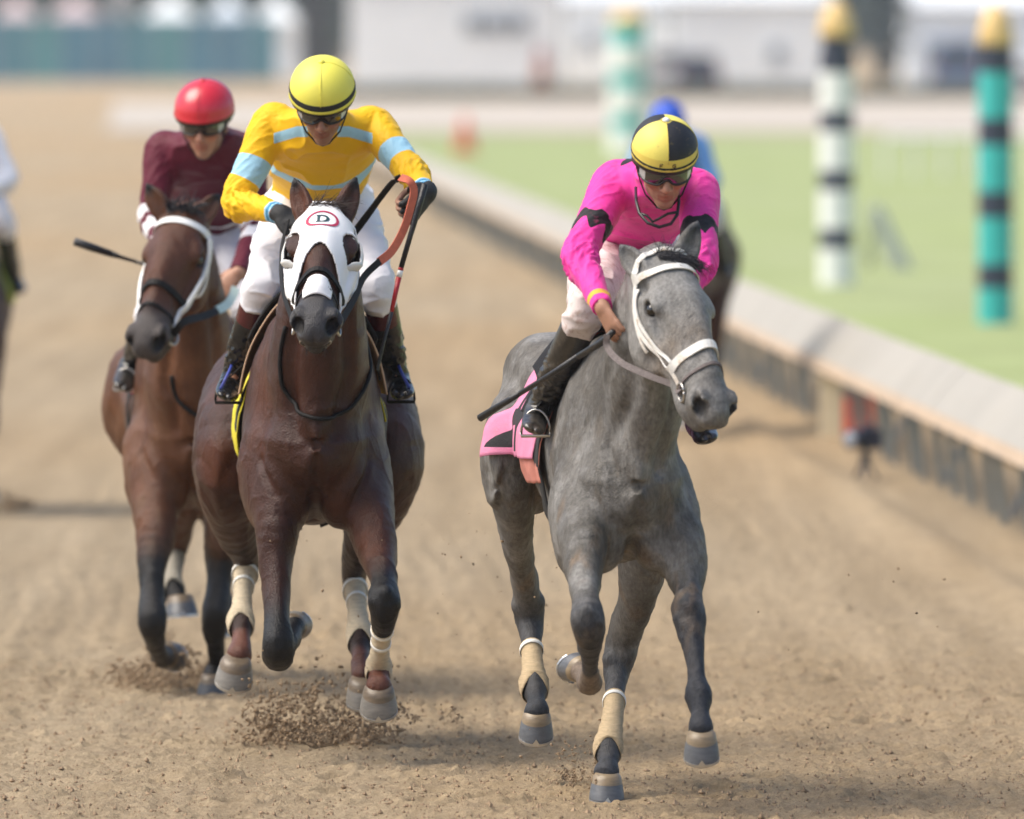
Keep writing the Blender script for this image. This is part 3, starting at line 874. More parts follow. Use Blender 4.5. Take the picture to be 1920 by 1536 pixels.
# --- bay horse with the white hood (middle)
b_ = fr_(592, 39.6, 2.5)
BAY = build_horse(dict(
    label='dark bay racehorse in a white blinker hood lettered D, carrying the yellow rider', group='racehorses galloping up the track',
    px0=592, Y0=39.6, yaw=2.5, mat='coat_bay', mott=.2, eyel=.090, var2=((.10, .028, .0095), 4., .6), dz=.03, hipw=.152,
    torso=[(.09, 0, 1.10, .18, .21), (.28, 0, 1.12, .235, .32), (.55, 0, 1.165, .24, .385), (.85, 0, 1.175, .255, .35), (1.15, 0, 1.21, .25, .28), (1.42, 0, 1.225, .235, .27), (1.66, 0, 1.21, .22, .23), (1.80, 0, 1.18, .13, .16)],
    poll=P(608, 404, 39.45), nose=P(591, 588, 38.93), face=(.0, -.74, .67), hs=1.06, hip_a=.14,
    ears=(P(551, 333, 39.5), P(668, 334, 39.5)),
    neck=[(V(b_(.45, 0, 1.26)), .20, .30), (V(b_(.24, .0, 1.36)), .19, .27), (P(597, 700, 39.72), .178, .225), (P(600, 620, 39.66), .160, .20), (P(603, 540, 39.62), .135, .175), (P(606, 470, 39.6), .11, .15)],
    coat=(.042, .0125, .0058), points=(.006, .0055, .006), muzzle=(.040, .038, .040), mzw=1.,
    dust=(.085, .05, .035, .25), rough=.36, sheen=.0,
    hoofm=('hoof_grey', (.20, .185, .165)), wrapm=('wrap_cream', (.60, .50, .35)),
    legs=[
        dict(n=[(*b_(.30, .165, 1.02), .10, .15), (697, 985, 39.66, .082, .11), (710, 1045, 39.55, .063, .08), (719, 1090, 39.42, .046, .055), (721, 1128, 39.32, .056, .058), (720, 1155, 39.33, .046, .05), (716, 1185, 39.42, .027, .034), (712, 1225, 39.5, .025, .032), (710, 1252, 39.56, .040, .044), (709, 1275, 39.52, .036, .038), (709, 1288, 39.47, .046, .044)],
             bumps=[(706, 1128, 39.28, .021), (735, 1130, 39.28, .021), (721, 1112, 39.27, .024)],
             dark=3, foot=(.10, .035, .02), footn=8, wrap=(5.75, 8.75, (5.9, 6.6)), hoof=dict(c=(710, 1292, 39.46), d=(0, .6, -1), f=(0, -1, -.35), r=.053)),
        dict(n=[(*b_(.28, -.165, 1.02), .10, .15), (519, 975, 39.68, .080, .11), (517, 1045, 39.62, .060, .075), (518, 1110, 39.55, .048, .058), (519, 1160, 39.49, .042, .05), (521, 1205, 39.43, .054, .056), (522, 1230, 39.46, .052, .05), (528, 1228, 39.60, .030, .034), (538, 1212, 39.78, .026, .03), (544, 1198, 39.90, .040, .042), (548, 1186, 39.96, .034, .036), (550, 1178, 40.0, .04, .04)],
             dark=4, hoof=dict(c=(548, 1176, 40.02), d=(.12, .8, .35), f=(.1, .4, -.8), r=.047)),
        dict(n=[(*b_(1.42, -.20, 1.16), .18, .27), (432, 860, 40.75, .135, .21), (430, 930, 40.82, .11, .14), (447, 1000, 40.95, .075, .09), (459, 1035, 41.02, .055, .068), (461, 1062, 41.04, .044, .056), (456, 1105, 40.95, .027, .035), (453, 1145, 40.82, .031, .037), (451, 1167, 40.74, .044, .048), (453, 1198, 40.66, .030, .033), (448, 1228, 40.6, .044, .044)],
             dark=3, dk=.6, foot=(.12, .045, .028), footn=9, wrap=(5.3, 8.6, (5.4, 5.95)), hoof=dict(c=(443, 1240, 40.56), d=(-.12, .5, -1), f=(0, -1, .1), r=.055)),
        dict(n=[(*b_(1.42, .20, 1.16), .18, .27), (722, 850, 40.7, .14, .21), (712, 930, 40.72, .115, .14), (680, 1010, 40.85, .072, .09), (666, 1055, 40.95, .052, .068), (664, 1088, 40.98, .044, .056), (669, 1130, 40.86, .027, .035), (672, 1170, 40.72, .032, .037), (675, 1192, 40.64, .042, .046), (675, 1232, 40.52, .030, .033), (680, 1264, 40.44, .042, .043)],
             dark=3, dk=.6, foot=(.085, .032, .022), footn=9, wrap=(5.4, 8.6, (5.5, 6.0)), hoof=dict(c=(682, 1276, 40.41), d=(.05, .45, -1), f=(0, -1, .1), r=.054)),
    ]))

# --- brown horse (left)
n_ = fr_(362, 43.6, 4)
BROWN = build_horse(dict(
    label='brown racehorse on the left, nose toward the outside, white cheek strap, carrying the maroon rider', group='racehorses galloping up the track',
    px0=362, Y0=43.6, yaw=4, mat='coat_brown', shw=.12, torso=[(.09, 0, 1.10, .17, .21), (.28, 0, 1.13, .20, .32), (.55, 0, 1.175, .205, .38), (.85, 0, 1.18, .235, .34), (1.15, 0, 1.21, .235, .28), (1.42, 0, 1.235, .225, .27), (1.66, 0, 1.22, .20, .23), (1.80, 0, 1.18, .13, .16)], mott=.2, var2=((.17, .07, .028), 4., .55), dz=-.09, h=.0075,
    poll=P(343, 402, 43.3), nose=P(262, 640, 42.9), face=(-.27, -.83, .5), hs=1.04,
    ears=(P(273, 343, 43.34), P(413, 362, 43.38)),
    neck=[(V(n_(.45, 0, 1.20)), .20, .29), (V(n_(.22, .0, 1.30)), .185, .26), (P(356, 720, 43.66), .172, .22), (P(358, 640, 43.58), .150, .195), (P(358, 560, 43.52), .13, .17), (P(350, 480, 43.46), .105, .145)],
    coat=(.090, .033, .0135), points=(.009, .008, .008), muzzle=(.055, .045, .042), head=(.085, .029, .013), mzw=1.,
    dust=(.17, .105, .06, .4), rough=.42, sheen=0.,
    hoofm=('hoof_dark', (.07, .075, .085)), wrapm=('wrap_grey', (.34, .31, .25)),
    legs=[
        dict(n=[(*n_(.30, .16, .92), .10, .15), (420, 985, 43.72, .080, .105), (414, 1050, 43.70, .058, .075), (410, 1100, 43.66, .048, .056), (404, 1145, 43.6, .054, .06), (402, 1180, 43.62, .046, .05), (405, 1215, 43.68, .031, .037), (407, 1245, 43.74, .030, .036), (403, 1264, 43.74, .042, .046), (400, 1274, 43.7, .042, .044)],
             dark=2, hoof=dict(c=(398, 1270, 43.68), d=(0, .1, -1), f=(-.1, -1, -.2), r=.047)),
        dict(n=[(*n_(.28, -.16, .92), .10, .15), (292, 985, 43.6, .080, .105), (286, 1050, 43.5, .058, .075), (284, 1110, 43.42, .046, .055), (285, 1160, 43.32, .055, .058), (288, 1190, 43.36, .045, .05), (294, 1213, 43.5, .031, .035), (300, 1228, 43.7, .03, .034), (304, 1232, 43.8, .042, .042), (309, 1228, 43.86, .036, .036)],
             dark=2, hoof=dict(c=(312, 1226, 43.88), d=(.25, .7, .1), f=(.1, .2, -.9), r=.047)),
        dict(n=[(*n_(1.42, -.14, 1.06), .16, .25), (330, 880, 44.85, .12, .18), (330, 960, 45.0, .085, .10), (330, 1010, 45.12, .055, .07), (327, 1045, 45.1, .036, .045), (324, 1080, 45.0, .029, .036), (323, 1104, 44.9, .042, .046), (333, 1124, 44.85, .036, .036)],
             dark=4, wrap=(4.1, 6.5, ()), hoof=dict(c=(338, 1122, 44.84), d=(.1, -.1, -1), f=(.1, -1, -.2), r=.052)),
        dict(n=[(*n_(1.42, .14, 1.06), .16, .25), (405, 880, 44.85, .12, .18), (415, 960, 45.0, .085, .10), (418, 1020, 45.15, .055, .07), (420, 1055, 45.2, .036, .045), (420, 1100, 45.15, .029, .036), (420, 1130, 45.1, .042, .046), (420, 1150, 45.05, .036, .036)],
             dark=4, hoof=dict(c=(420, 1158, 45.04), d=(0, -.1, -1), f=(0, -1, -.2), r=.05)),
    ]))

# ================================================================== riders
SKIN = M('skin', (.40, .20, .13), rough=.5, var=.10, scale=25, bump=.08, bscale=200, attr=True, spec=.4)
def hand(F, p, a, n, curl=1.0, sc=1.0, k=.006):
    """five fingers: p wrist, a toward the knuckles, n the palm side"""
    a = nrm(a); n = V(n, float); n = nrm(n - a * n.dot(a)); w = np.cross(n, a)
    q = lambda x, y, z: p + (a * x + w * y + n * z) * sc
    F.chain(nodes_([(q(-.02, 0, 0), .026 * sc, .021 * sc), (q(.03, 0, 0), .036 * sc, .017 * sc), (q(.075, 0, .004), .040 * sc, .015 * sc)], w), .012)
    for y, L in ((.031, .95), (.0105, 1.05), (-.0105, 1.), (-.031, .82)):
        F.chain(nodes_([(q(.075, y, .004), .0105 * sc), (q(.075 + .034 * L, y * 1.02, .010), .0095 * sc), (q(.075 + .040 * L, y * 1.0, .010 + .030 * L), .0088 * sc), (q(.075 + .012 * L, y * .96, .012 + .044 * L), .0080 * sc), (q(.062, y * .94, .010 + .040 * L), .007 * sc)]), .003, m=3)
    F.chain(nodes_([(q(.012, .028, .006), .014 * sc), (q(.045, .044, .022), .0115 * sc), (q(.072, .036, .044), .0100 * sc), (q(.090, .020, .052), .0078 * sc)]), .006, m=3)

def head_frame(c):
    fw = nrm(c['look']); up = V(c.get('hup', (0, 0, 1)), float); up = nrm(up - fw * up.dot(fw)); l = np.cross(fw, up)
    if l[0] < 0: l = -l
    return l, up, fw

def build_rider(c):
    R = Horse(); J = c['j']
    base = c['base']
    root = thing('person', base, c['label'], 'person', c.get('group'))
    R.root = root
    l, up, fw = head_frame(c); hc = c['head']; R.hf = (hc, l, up, fw)
    hq = lambda x, y, z: hc + l * x + up * y + fw * z
    lat = nrm(J['shR'][0] - J['shL'][0]) if False else nrm(J['sh'][1] - J['sh'][0])
    pts = [hc] + [t[0] for t in J['torso']] + list(J['sh']) + list(J['el']) + list(J['wr']) + list(J['hip']) + list(J['kn']) + list(J['an']) + list(J['toe'])
    A = V(pts); lo = A.min(0) - .2; hi = A.max(0) + .2
    h = c.get('h', .005)
    # ---------- body (skin under the clothes, one surface)
    F = Field(lo, hi, h)
    F.chain(nodes_([(p, a * .86, b * .86) for p, a, b in J['torso']], lat), .04)
    for i in (0, 1):
        F.chain(nodes_([(J['sh'][i], .045), (J['el'][i], .030), (J['wr'][i], .024)]), .03)
        F.chain(nodes_([(J['hip'][i], .075), (lerp(J['hip'][i], J['kn'][i], .5), .062), (J['kn'][i], .036), (lerp(J['kn'][i], J['an'][i], .4), .038), (J['an'][i], .032)]), .03)
        F.chain(nodes_([(J['an'][i], .030), (lerp(J['an'][i], J['toe'][i], .55), .018)]), .02)
        ha, hn = c['hands'][i]
        hand(F, J['wr'][i], V(ha), V(hn), sc=c.get('handsc', .95))
    nb = J['torso'][-1][0]
    F.chain(nodes_([(nb, .062), (hq(0, -.07, -.015), .055)]), .03)
    fc = [l, up, fw]
    F.ell(hq(0, .03, -.012), (.075, .088, .094), fc, .02)
    F.chain(nodes_([(hq(0, .0, .042), .058, .05), (hq(0, -.05, .046), .050, .045), (hq(0, -.088, .052), .034, .034)], l), .02)
    F.ell(hq(0, -.062, .012), (.056, .05, .058), fc, .02)
    F.ell(hq(0, -.100, .066), (.024, .019, .021), fc, .014)
    for s_ in (-1, 1):
        F.ell(hq(s_ * .042, -.022, .066), (.026, .020, .022), fc, .014)
        F.ell(hq(s_ * .077, -.012, -.005), (.011, .032, .019), fc, .006)
        F.ell(hq(s_ * .033, .012, .094), (.018, .014, .014), fc, .012, 's')
        F.ell(hq(s_ * .014, -.036, .098), (.010, .008, .012), fc, .006)
        F.ell(hq(s_ * .033, -.060, .088), (.008, .018, .008), fc, .010, 's')
    F.chain(nodes_([(hq(0, .015, .086), .011), (hq(0, -.015, .102), .012), (hq(0, -.031, .112), .0135)]), .008)
    F.chain(nodes_([(hq(-.023, -.064, .080), .005), (hq(-.008, -.059, .092), .0075), (hq(.008, -.059, .092), .0075), (hq(.023, -.064, .080), .005)]), .006)
    F.chain(nodes_([(hq(-.020, -.072, .080), .006), (hq(0, -.0745, .090), .0085), (hq(.020, -.072, .080), .006)]), .006)
    F.chain(nodes_([(hq(-.026, -.067, .085), .003), (hq(0, -.0665, .101), .0035), (hq(.026, -.067, .085), .003)]), .004, 's')
    v, f = F.mesh(1)
    sk = V(c.get('skin', (.36, .185, .12)))
    col = np.tile(sk, (len(v), 1)); q = v - hc; x, y, z = q @ l, q @ up, q @ fw
    lip = (np.abs(x) < .026) * sm(.020, .008, np.abs(y + .067)) * sm(.07, .085, z); col = lerp(col, sk * V([.82, .52, .52]), lip[:, None] * .8)
    beard = sm(-.045, -.075, y) * sm(.115, .08, np.linalg.norm(q, axis=1)) + 0; col = lerp(col, sk * V([.62, .62, .66]), (np.clip(beard, 0, 1) * c.get('beard', .5) * (np.linalg.norm(q, axis=1) < .2))[:, None])
    ruddy = np.exp(-((np.abs(x) - .045) ** 2 + (y + .03) ** 2) / .0006) * (z > .04); col = lerp(col, sk * V([1.15, .85, .8]), (ruddy * .7)[:, None])
    nose = np.exp(-((x) ** 2 + (y + .033) ** 2) / .0003) * (z > .08); col = lerp(col, sk * V([1.12, .82, .78]), (nose * .6)[:, None])
    hair = (np.linalg.norm(q, axis=1) < .16) * sm(.005, .02, y) * sm(.05, .03, z); col = lerp(col, V([.02, .015, .012]), hair[:, None])
    col *= (1 + .08 * fbm(v * 60, 3))[:, None]
    mk('body', v, f, SKIN, root, cols=np.clip(col, 0, 1))
    R.F = F
    # ---------- gloves
    for i in (0, 1):
        if not c.get('glove', (0, 0))[i]: continue
        FG = Field(J['wr'][i] - .16, J['wr'][i] + .16, .004)
        a_, n_g = V(c['hands'][i][0]), V(c['hands'][i][1])
        hand(FG, J['wr'][i], a_, n_g, sc=c.get('handsc', .95) * 1.14)
        FG.ell(J['wr'][i], .034, None, .015)
        a_ = nrm(a_); n_g = nrm(n_g - a_ * n_g.dot(a_)); w_ = np.cross(n_g, a_)
        FG.cut(J['wr'][i] + n_g * .024 * c.get('handsc', .95), n_g, .3)      # fingertips stay bare
        FG.cut(J['wr'][i] - a_ * .035, -a_, .3)
        gv, gf_ = FG.mesh(1)
        mk('glove', gv, gf_, M('glove_black', (.012, .012, .013), rough=.6, var=.2, scale=60, bump=.4, bscale=300), root)
    # ---------- jersey
    FJ = Field(lo, hi, h)
    FJ.chain(nodes_(J['torso'], lat), .04)
    arms = []
    for i in (0, 1):
        s0, e0, w0 = J['sh'][i], J['el'][i], J['wr'][i]
        r = c.get('sleeve', 1.)
        N_ = nodes_([(lerp(s0, J['torso'][-2][0], .25), .075 * r), (s0, .074 * r), (lerp(s0, e0, .5), .063 * r), (e0, .054 * r), (lerp(e0, w0, .5), .045 * r), (w0, .036 * r)])
        arms.append(N_); FJ.chain(N_, .045)
    FJ.chain(nodes_([(nb, .075), (lerp(nb, hc, .4), .068)]), .03)
    for i in (0, 1):
        d = nrm(J['wr'][i] - J['el'][i]); FJ.cut(J['wr'][i] - d * .004, d, .075)
    wd = nrm(J['torso'][0][0] - J['torso'][1][0]); FJ.cut(J['torso'][0][0] + wd * c.get('hem', -.02), wd, .3)
    nd = nrm(hc - nb); FJ.cut(lerp(nb, hc, .38), nd, .11)
    v, f = FJ.mesh(2); nn = vnormals(v, f)
    da, sa, aa, ta = zip(*[chain_param(v, N_) for N_ in arms])
    dt = chain_param(v, nodes_(J['torso'], lat))
    onarm = np.where(da[0] < da[1], 0, 1); dmin = np.minimum(da[0], da[1])
    s_arm = np.where(onarm == 0, sa[0], sa[1]); a_arm = np.where(onarm == 0, aa[0], aa[1])
    isarm = (dt[0] - dmin)                                            # > 0 on a sleeve
    # cloth folds: finer and crosswise on the sleeves, broad on the trunk
    wa = fbm(np.stack([s_arm * 19 + 1.8 * np.sin(a_arm + 1), np.cos(a_arm) * .9 + onarm * 7, np.sin(a_arm) * .9], 1), 3)
    wa = (1 - np.abs(wa)) ** 5
    L0 = np.linalg.norm(arms[0][3, :3] - arms[0][1, :3])
    near_el = np.exp(-((s_arm - (L0 + .09)) / .07) ** 2) + .32
    qt = v - nb
    wt = fbm(np.stack([qt @ lat * 7, v[:, 1] * 5, v[:, 2] * 11], 1) + 3, 2); wt = (1 - np.abs(wt)) ** 5
    k_ = sm(-.01, .02, isarm)
    v = v + nn * (lerp(wt * .014, wa * .013 * near_el, k_) - .002)[:, None]
    q = v - hc
    ctx = dict(v=v, s=s_arm, a=a_arm, arm=onarm, isarm=isarm, st=dt[1], tt=dt[3], nn=nn, q=q, lat=lat, ta=ta, L0=L0, J=J, hq=hq)
    attrs = c['pattern'](ctx)
    mk('jersey', v, f, c['jersey'], root, attrs=attrs)
    # ---------- breeches
    FB = Field(lo, hi, h * 1.1)
    T = J['torso']
    FB.chain(nodes_([(T[0][0], T[0][1] * .98, T[0][2] * 1.0), (lerp(T[0][0], T[1][0], .55), T[1][1] * .93, T[1][2] * .93)], lat), .03)
    hipc = (J['hip'][0] + J['hip'][1]) / 2
    FB.ell(hipc, (.17, .125, .13), None, .06)
    for i in (0, 1):
        hp_, kn, an = J['hip'][i], J['kn'][i], J['an'][i]
        FB.chain(nodes_([(hp_, .105), (lerp(hp_, kn, .45), .094), (lerp(hp_, kn, .85), .074), (kn, .068), (lerp(kn, an, .22), .059)]), .05)
        d = nrm(an - kn); FB.cut(lerp(kn, an, .2), d, .11)
    v, f = FB.mesh(2); nn = vnormals(v, f)
    w1 = fbm(v * V([10, 7, 17]) + 8, 2); w1 = (1 - np.abs(w1)) ** 4
    v = v + nn * (w1 * .010 - .002)[:, None]
    mk('breeches', v, f, c['breeches'], root)
    # ---------- boots
    for i in (0, 1):
        kn, an, toe = J['kn'][i], J['an'][i], J['toe'][i]
        d = nrm(an - kn); fd = nrm(toe - an)
        FB = Field(np.minimum(np.minimum(kn, an), toe) - .13, np.maximum(np.maximum(kn, an), toe) + .13, .0052)
        ch = nodes_([(lerp(kn, an, .02), .060), (lerp(kn, an, .3), .058), (lerp(kn, an, .6), .050), (lerp(kn, an, .85), .040), (an, .041)])
        FB.chain(ch, .02)
        heel = an - fd * .03 + d * .045
        FB.chain(nodes_([(heel, .034, .03), (lerp(heel, toe, .45) + V([0, 0, .01]), .039, .033), (lerp(heel, toe, .8), .043, .026), (toe, .036, .019)], np.cross(fd, d)), .022)
        FB.cut(lerp(kn, an, .13), -d, .12)
        v, f = FB.mesh(1); nn = vnormals(v, f)
        b0, s_, a_, tot = chain_param(v, ch)
        w1 = fbm(np.stack([s_ * 40 + np.sin(a_) * 2, np.cos(a_) * 1.5 + i * 5, np.sin(a_) * 1.5], 1), 2); w1 = (1 - np.abs(w1)) ** 3
        v = v + nn * (w1 * .011 * np.exp(-((s_ - tot * .74) / (tot * .24)) ** 2) * (b0 < .03))[:, None]
        seg = tot * .36
        mk('boot', v, f, c['boot'], root, attrs=dict(top=np.where(b0 < .03, seg - s_, -.1)))
    # ---------- helmet
    hz = c.get('hsz', 1.0)
    ho = hq(0, .060, -.012)
    RL, RU, RF = .113 * hz, .108 * hz, .136 * hz
    n, m = 48, 22; vs = []; thm = math.radians(96)
    for j in range(m):
        th = thm * j / (m - 1)
        for k in range(n):
            ph = 2 * math.pi * k / n
            s_, c_ = math.sin(th), math.cos(th)
            lip = max(0., (th - math.radians(90)) / math.radians(6)) if th > math.radians(90) else 0.
            ex = 1 + .045 * lip * (1 if math.cos(ph) > 0 else .3)
            tilt = -.010 * math.cos(ph) * s_ ** 4          # lower in front
            puck = .0022 * math.sin(ph * 19 + j) * max(0, s_ - .75) * c.get('pucker', 1.)
            vs.append(ho + l * RL * s_ * math.sin(ph) * ex + fw * RF * s_ * math.cos(ph) * ex + up * (RU * c_ ** .94 if c_ > 0 else RU * c_) + up * tilt + (l * math.sin(ph) + fw * math.cos(ph)) * puck)
    fs = [(j * n + k, (j + 1) * n + k, (j + 1) * n + (k + 1) % n, j * n + (k + 1) % n) for j in range(m - 1) for k in range(n)]
    vs = V(vs); qq = vs - ho
    qa = (qq @ l) * (qq @ fw) * 10; qa = np.where(np.abs(qq @ up - RU) < .002, 0, qa)
    he = mk('helmet', vs, fs, c['helmet'], root, attrs=dict(quarter=qa, band=.018 * hz - (qq @ up)))
    he.modifiers.new('thick', 'SOLIDIFY').thickness = .006
    bt = MB(); bt.lathe(ho + up * (RU - .004), [(.011, 0), (.012, .005), (.008, .010), (.001, .012)], 14, up); bt.build('button', c.get('buttonm', c['helmet']), he, base=base, smooth=True)
    for (sx, sz) in ((0, 1), (1, 0)):            # seams of the cap cover
        sm_ = MB(); sm_.tube([ho + (l * RL * sx + fw * RF * sz) * math.sin(t) * 1.004 + up * RU * (math.cos(t) ** .94 if math.cos(t) > 0 else math.cos(t)) * 1.004 for t in np.radians(np.linspace(4, 88, 22))], .0014, 5)
        sm_.build('seam', c['helmet'], he, base=base, smooth=True)
    if c.get('elastic'):
        z0, z1, em = c['elastic']; vs = []
        for j, z in enumerate(np.linspace(z0, z1, 4)):
            th = math.acos(max(-1, min(1, z / RU))); s_ = math.sin(th)
            for k in range(n):
                ph = 2 * math.pi * k / n; ex = 1.022 if j in (1, 2) else 1.012
                vs.append(ho + l * RL * s_ * math.sin(ph) * ex + fw * RF * s_ * math.cos(ph) * ex + up * (z - .010 * math.cos(ph)))
        fs = [(j * n + k, j * n + (k + 1) % n, (j + 1) * n + (k + 1) % n, (j + 1) * n + k) for j in range(3) for k in range(n)]
        mk('elastic_band', V(vs), fs, em, he, base=base)
    # helmet shell showing under the cover, chin straps
    vs = []
    for j, (z, ex) in enumerate(((.0, .985), (-.022, 1.0), (-.030, .985))):
        for k in range(n):
            ph = 2 * math.pi * k / n
            vs.append(ho + l * RL * ex * math.sin(ph) + fw * RF * ex * math.cos(ph) + up * (z - .006 * math.cos(ph)))
    fs = [(j * n + k, j * n + (k + 1) % n, (j + 1) * n + (k + 1) % n, (j + 1) * n + k) for j in range(2) for k in range(n)]
    BLK = M('black_plastic', (.012, .012, .013), rough=.35, var=.1)
    mk('shell_rim', V(vs), fs, BLK, he, base=base)
    b = MB()
    for s_ in (-1, 1):
        b.tube([hq(s_ * .094, .012, .01), hq(s_ * .080, -.035, .022), hq(s_ * .060, -.085, .035), hq(s_ * .022, -.121, .055)], .0065, 6, flat=.4, side=fw)
    b.tube([hq(-.024, -.120, .053), hq(0, -.124, .064), hq(.024, -.120, .053)], .008, 6, flat=.5, side=fw)
    b.build('chin_strap', BLK, he, base=base, smooth=True)
    # ---------- goggles
    n = 26; vs = []; rows = 5
    for j in range(rows):
        for k in range(n):
            t = -1 + 2 * k / (n - 1); ph = math.radians(72) * t
            top = .034 - .004 * t * t; bot = -.016 + .020 * math.exp(-(t / .16) ** 2) + .016 * t ** 6
            y = lerp(bot, top, j / (rows - 1)); bulge = .006 * math.sin(math.pi * j / (rows - 1))
            vs.append(hq(.090 * math.sin(ph), y, -.005 + (.113 + bulge) * math.cos(ph) ** .8))
    fs = [(j * n + k, j * n + k + 1, (j + 1) * n + k + 1, (j + 1) * n + k) for j in range(rows - 1) for k in range(n - 1)]
    go = mk('goggles', V(vs), fs, c['lens'], root, attrs=dict(side=[abs(-1 + 2 * (i % n) / (n - 1)) - .70 for i in range(rows * n)]))
    b = MB()
    edge = [vs[k] for k in range(n)] + [vs[(rows - 1) * n + k] for k in range(n - 1, -1, -1)] + [vs[0]]
    b.tube(edge, .0042, 6); b.build('frame', c.get('gframe', BLK), go, base=base, smooth=True)
    for s_ in (-1, 1):
        b = MB(); b.tube([hq(s_ * .086, .012, .028), hq(s_ * .104, .022, -.01), hq(s_ * .092, .03, -.07)], .011, 6, flat=.25, side=up)
        b.build('strap', BLK, go, base=base, smooth=True)
    return R

# ------------------------------------------------------------------ the three riders in front
def tri(x): return np.abs((x / math.pi) % 2 - 1)
def pat_pink(k):
    s, a = k['s'], k['a']; L0 = k['L0']; v = k['v']
    s0 = L0 * .62 + .045
    w = .026 + .034 * (tri(a * 5) - .35)
    band = np.where(k['isarm'] > -.005, w - np.abs(s - s0 - .012 * np.sin(a * 5 + 1)), -.1)
    # pointed black patches over the back and shoulders
    J = k['J']; nb = J['torso'][-1][0]; rel = v - nb; x = rel @ k['lat']; y = rel @ nrm(J['torso'][0][0] - nb)
    def star(cx, cy, r):
        dx, dy = x - cx, y - cy; rr = np.hypot(dx, dy); th = np.arctan2(dy, dx)
        return np.where((k['nn'][:, 2] > -.1) & (k['isarm'] < .02), r * (.45 + .55 * tri(th * 2.5)) - rr, -.1)
    st = np.maximum.reduce([star(-.10, .10, .055), star(.06, .12, .055), star(-.13, .22, .06), star(.0, .26, .06), star(.13, .23, .06)])
    tot = np.where(k['arm'] == 0, k['ta'][0], k['ta'][1])
    cuff = np.where(k['isarm'] > 0, .012 - np.abs(s - (tot - .05)), -.1)
    hem = np.where(k['isarm'] < 0, .016 - k['st'], -.1)
    return dict(black=np.maximum(np.maximum(band, st), hem), cuff=cuff)
def pat_yellow(k):
    s = k['s']; L0 = k['L0']; v = k['v']; J = k['J']
    tot = np.where(k['arm'] == 0, k['ta'][0], k['ta'][1])
    band = np.where(k['isarm'] > -.004, .042 - np.abs(s - (L0 * .62 + .05)), -.1)
    cuff = np.where(k['isarm'] > 0, s - (tot - .055), -.1)
    cuff2 = np.where(k['isarm'] > 0, np.maximum(.007 - np.abs(s - tot + .040), .007 - np.abs(s - tot + .018)), -.1)
    chest = np.where(k['isarm'] < .006, .021 - np.abs(k['st'] - J['band']), -.1)
    nb = J['torso'][-1][0]; rel = v - nb; x = np.abs(rel @ k['lat'])
    yoke = np.where((x > .05) & (x < .175), .019 - np.abs(rel[:, 2] + .020 + .30 * np.maximum(x - .09, 0)), -.1)
    yoke = np.where(k['nn'][:, 1] < .35, yoke, -.1)
    return dict(blue=np.maximum.reduce([band, cuff, chest, yoke]), deep=cuff2)
def pat_maroon(k):
    s = k['s']; L0 = k['L0']; J = k['J']
    band = np.where(k['isarm'] > -.004, .032 - np.abs(s - (L0 + .055)), -.1)
    band2 = np.where(k['isarm'] > -.004, .036 - np.abs(s - (L0 + .175)), -.1)
    chest = np.where(k['isarm'] < .006, np.maximum(.006 - np.abs(k['st'] - J['band']), .005 - np.abs(k['st'] - J['band'] + .045 - .10 * np.abs((k['v'] - J['torso'][0][0]) @ k['lat']))), -.1)
    return dict(white=np.maximum.reduce([band, band2, chest]))

LENS = M('goggle_lens', (.018, .014, .012), rough=.05, var=0, spec=.9, coat=.6, layers=[('side', (.45, .45, .46))])  # pale ends: clear side panels with their white reflections put into the colour
BOOT = M('boot_black', (.010, .010, .011), rough=.22, var=.25, scale=25, bump=.15, bscale=60, spec=.6, coat=.4)
BOOTT = M('boot_maroon_top', (.010, .010, .011), rough=.14, var=.2, scale=25, bump=.10, bscale=60, spec=.4, coat=.0, layers=[('top', (.075, .012, .014))])
BOOTM = M('boot_muddy', (.020, .018, .016), rough=.28, var=.3, scale=20, bump=.15, bscale=60, spec=.6, coat=.3, var2=((.16, .13, .10), 14, .52, .2, .6))
WHITEB = M('breeches_white', (.80, .79, .83), rough=.7, var=.04, scale=10, bump=.12, bscale=90)
MUDB = M('breeches_muddied', (.70, .62, .60), rough=.75, var=.06, scale=10, bump=.12, bscale=90, var2=((.36, .21, .16), 34, .50, .22, .75))
PINK = M('silk_pink', (.80, .045, .335), rough=.62, var=.05, scale=8, bump=.10, bscale=120, spec=.25, sheen=.15, layers=[('black', (.012, .011, .014)), ('cuff', (.75, .42, .05))], var2=((.42, .03, .12), 22, .55, .16, .6))
YELL = M('silk_yellow', (.82, .47, .006), rough=.60, var=.05, scale=8, bump=.08, bscale=120, spec=.25, sheen=.1, layers=[('blue', (.34, .60, .76)), ('deep', (.05, .23, .42))])
MARO = M('silk_maroon', (.105, .008, .024), rough=.6, var=.06, scale=8, bump=.08, bscale=120, spec=.25, sheen=.1, layers=[('white', (.78, .76, .78))])
ELB = M('elastic_black', (.014, .014, .014), rough=.7, var=.1)
HELM_P = M('cap_quartered', (.80, .68, .13), rough=.55, var=.06, scale=14, bump=.1, bscale=200, layers=[('quarter', (.012, .012, .016)), ('band', (.72, .56, .10))], var2=((.45, .33, .08), 60, .6, .14, .5))
HELM_Y = M('cap_yellow', (.80, .73, .10), rough=.5, var=.03, scale=8, spec=.5, bump=.04, bscale=150)
HELM_R = M('cap_red', (.62, .016, .035), rough=.30, var=.05, scale=8, spec=.6, coat=.3)

def J_(torso, sh, el, wr, hip, kn, an, toe, band=.1):
    return dict(torso=[(P(*t[:3]), t[3], t[4]) for t in torso], sh=[P(*q) for q in sh], el=[P(*q) for q in el], wr=[P(*q) for q in wr], hip=[P(*q) for q in hip], kn=[P(*q) for q in kn], an=[P(*q) for q in an], toe=[P(*q) for q in toe], band=band)

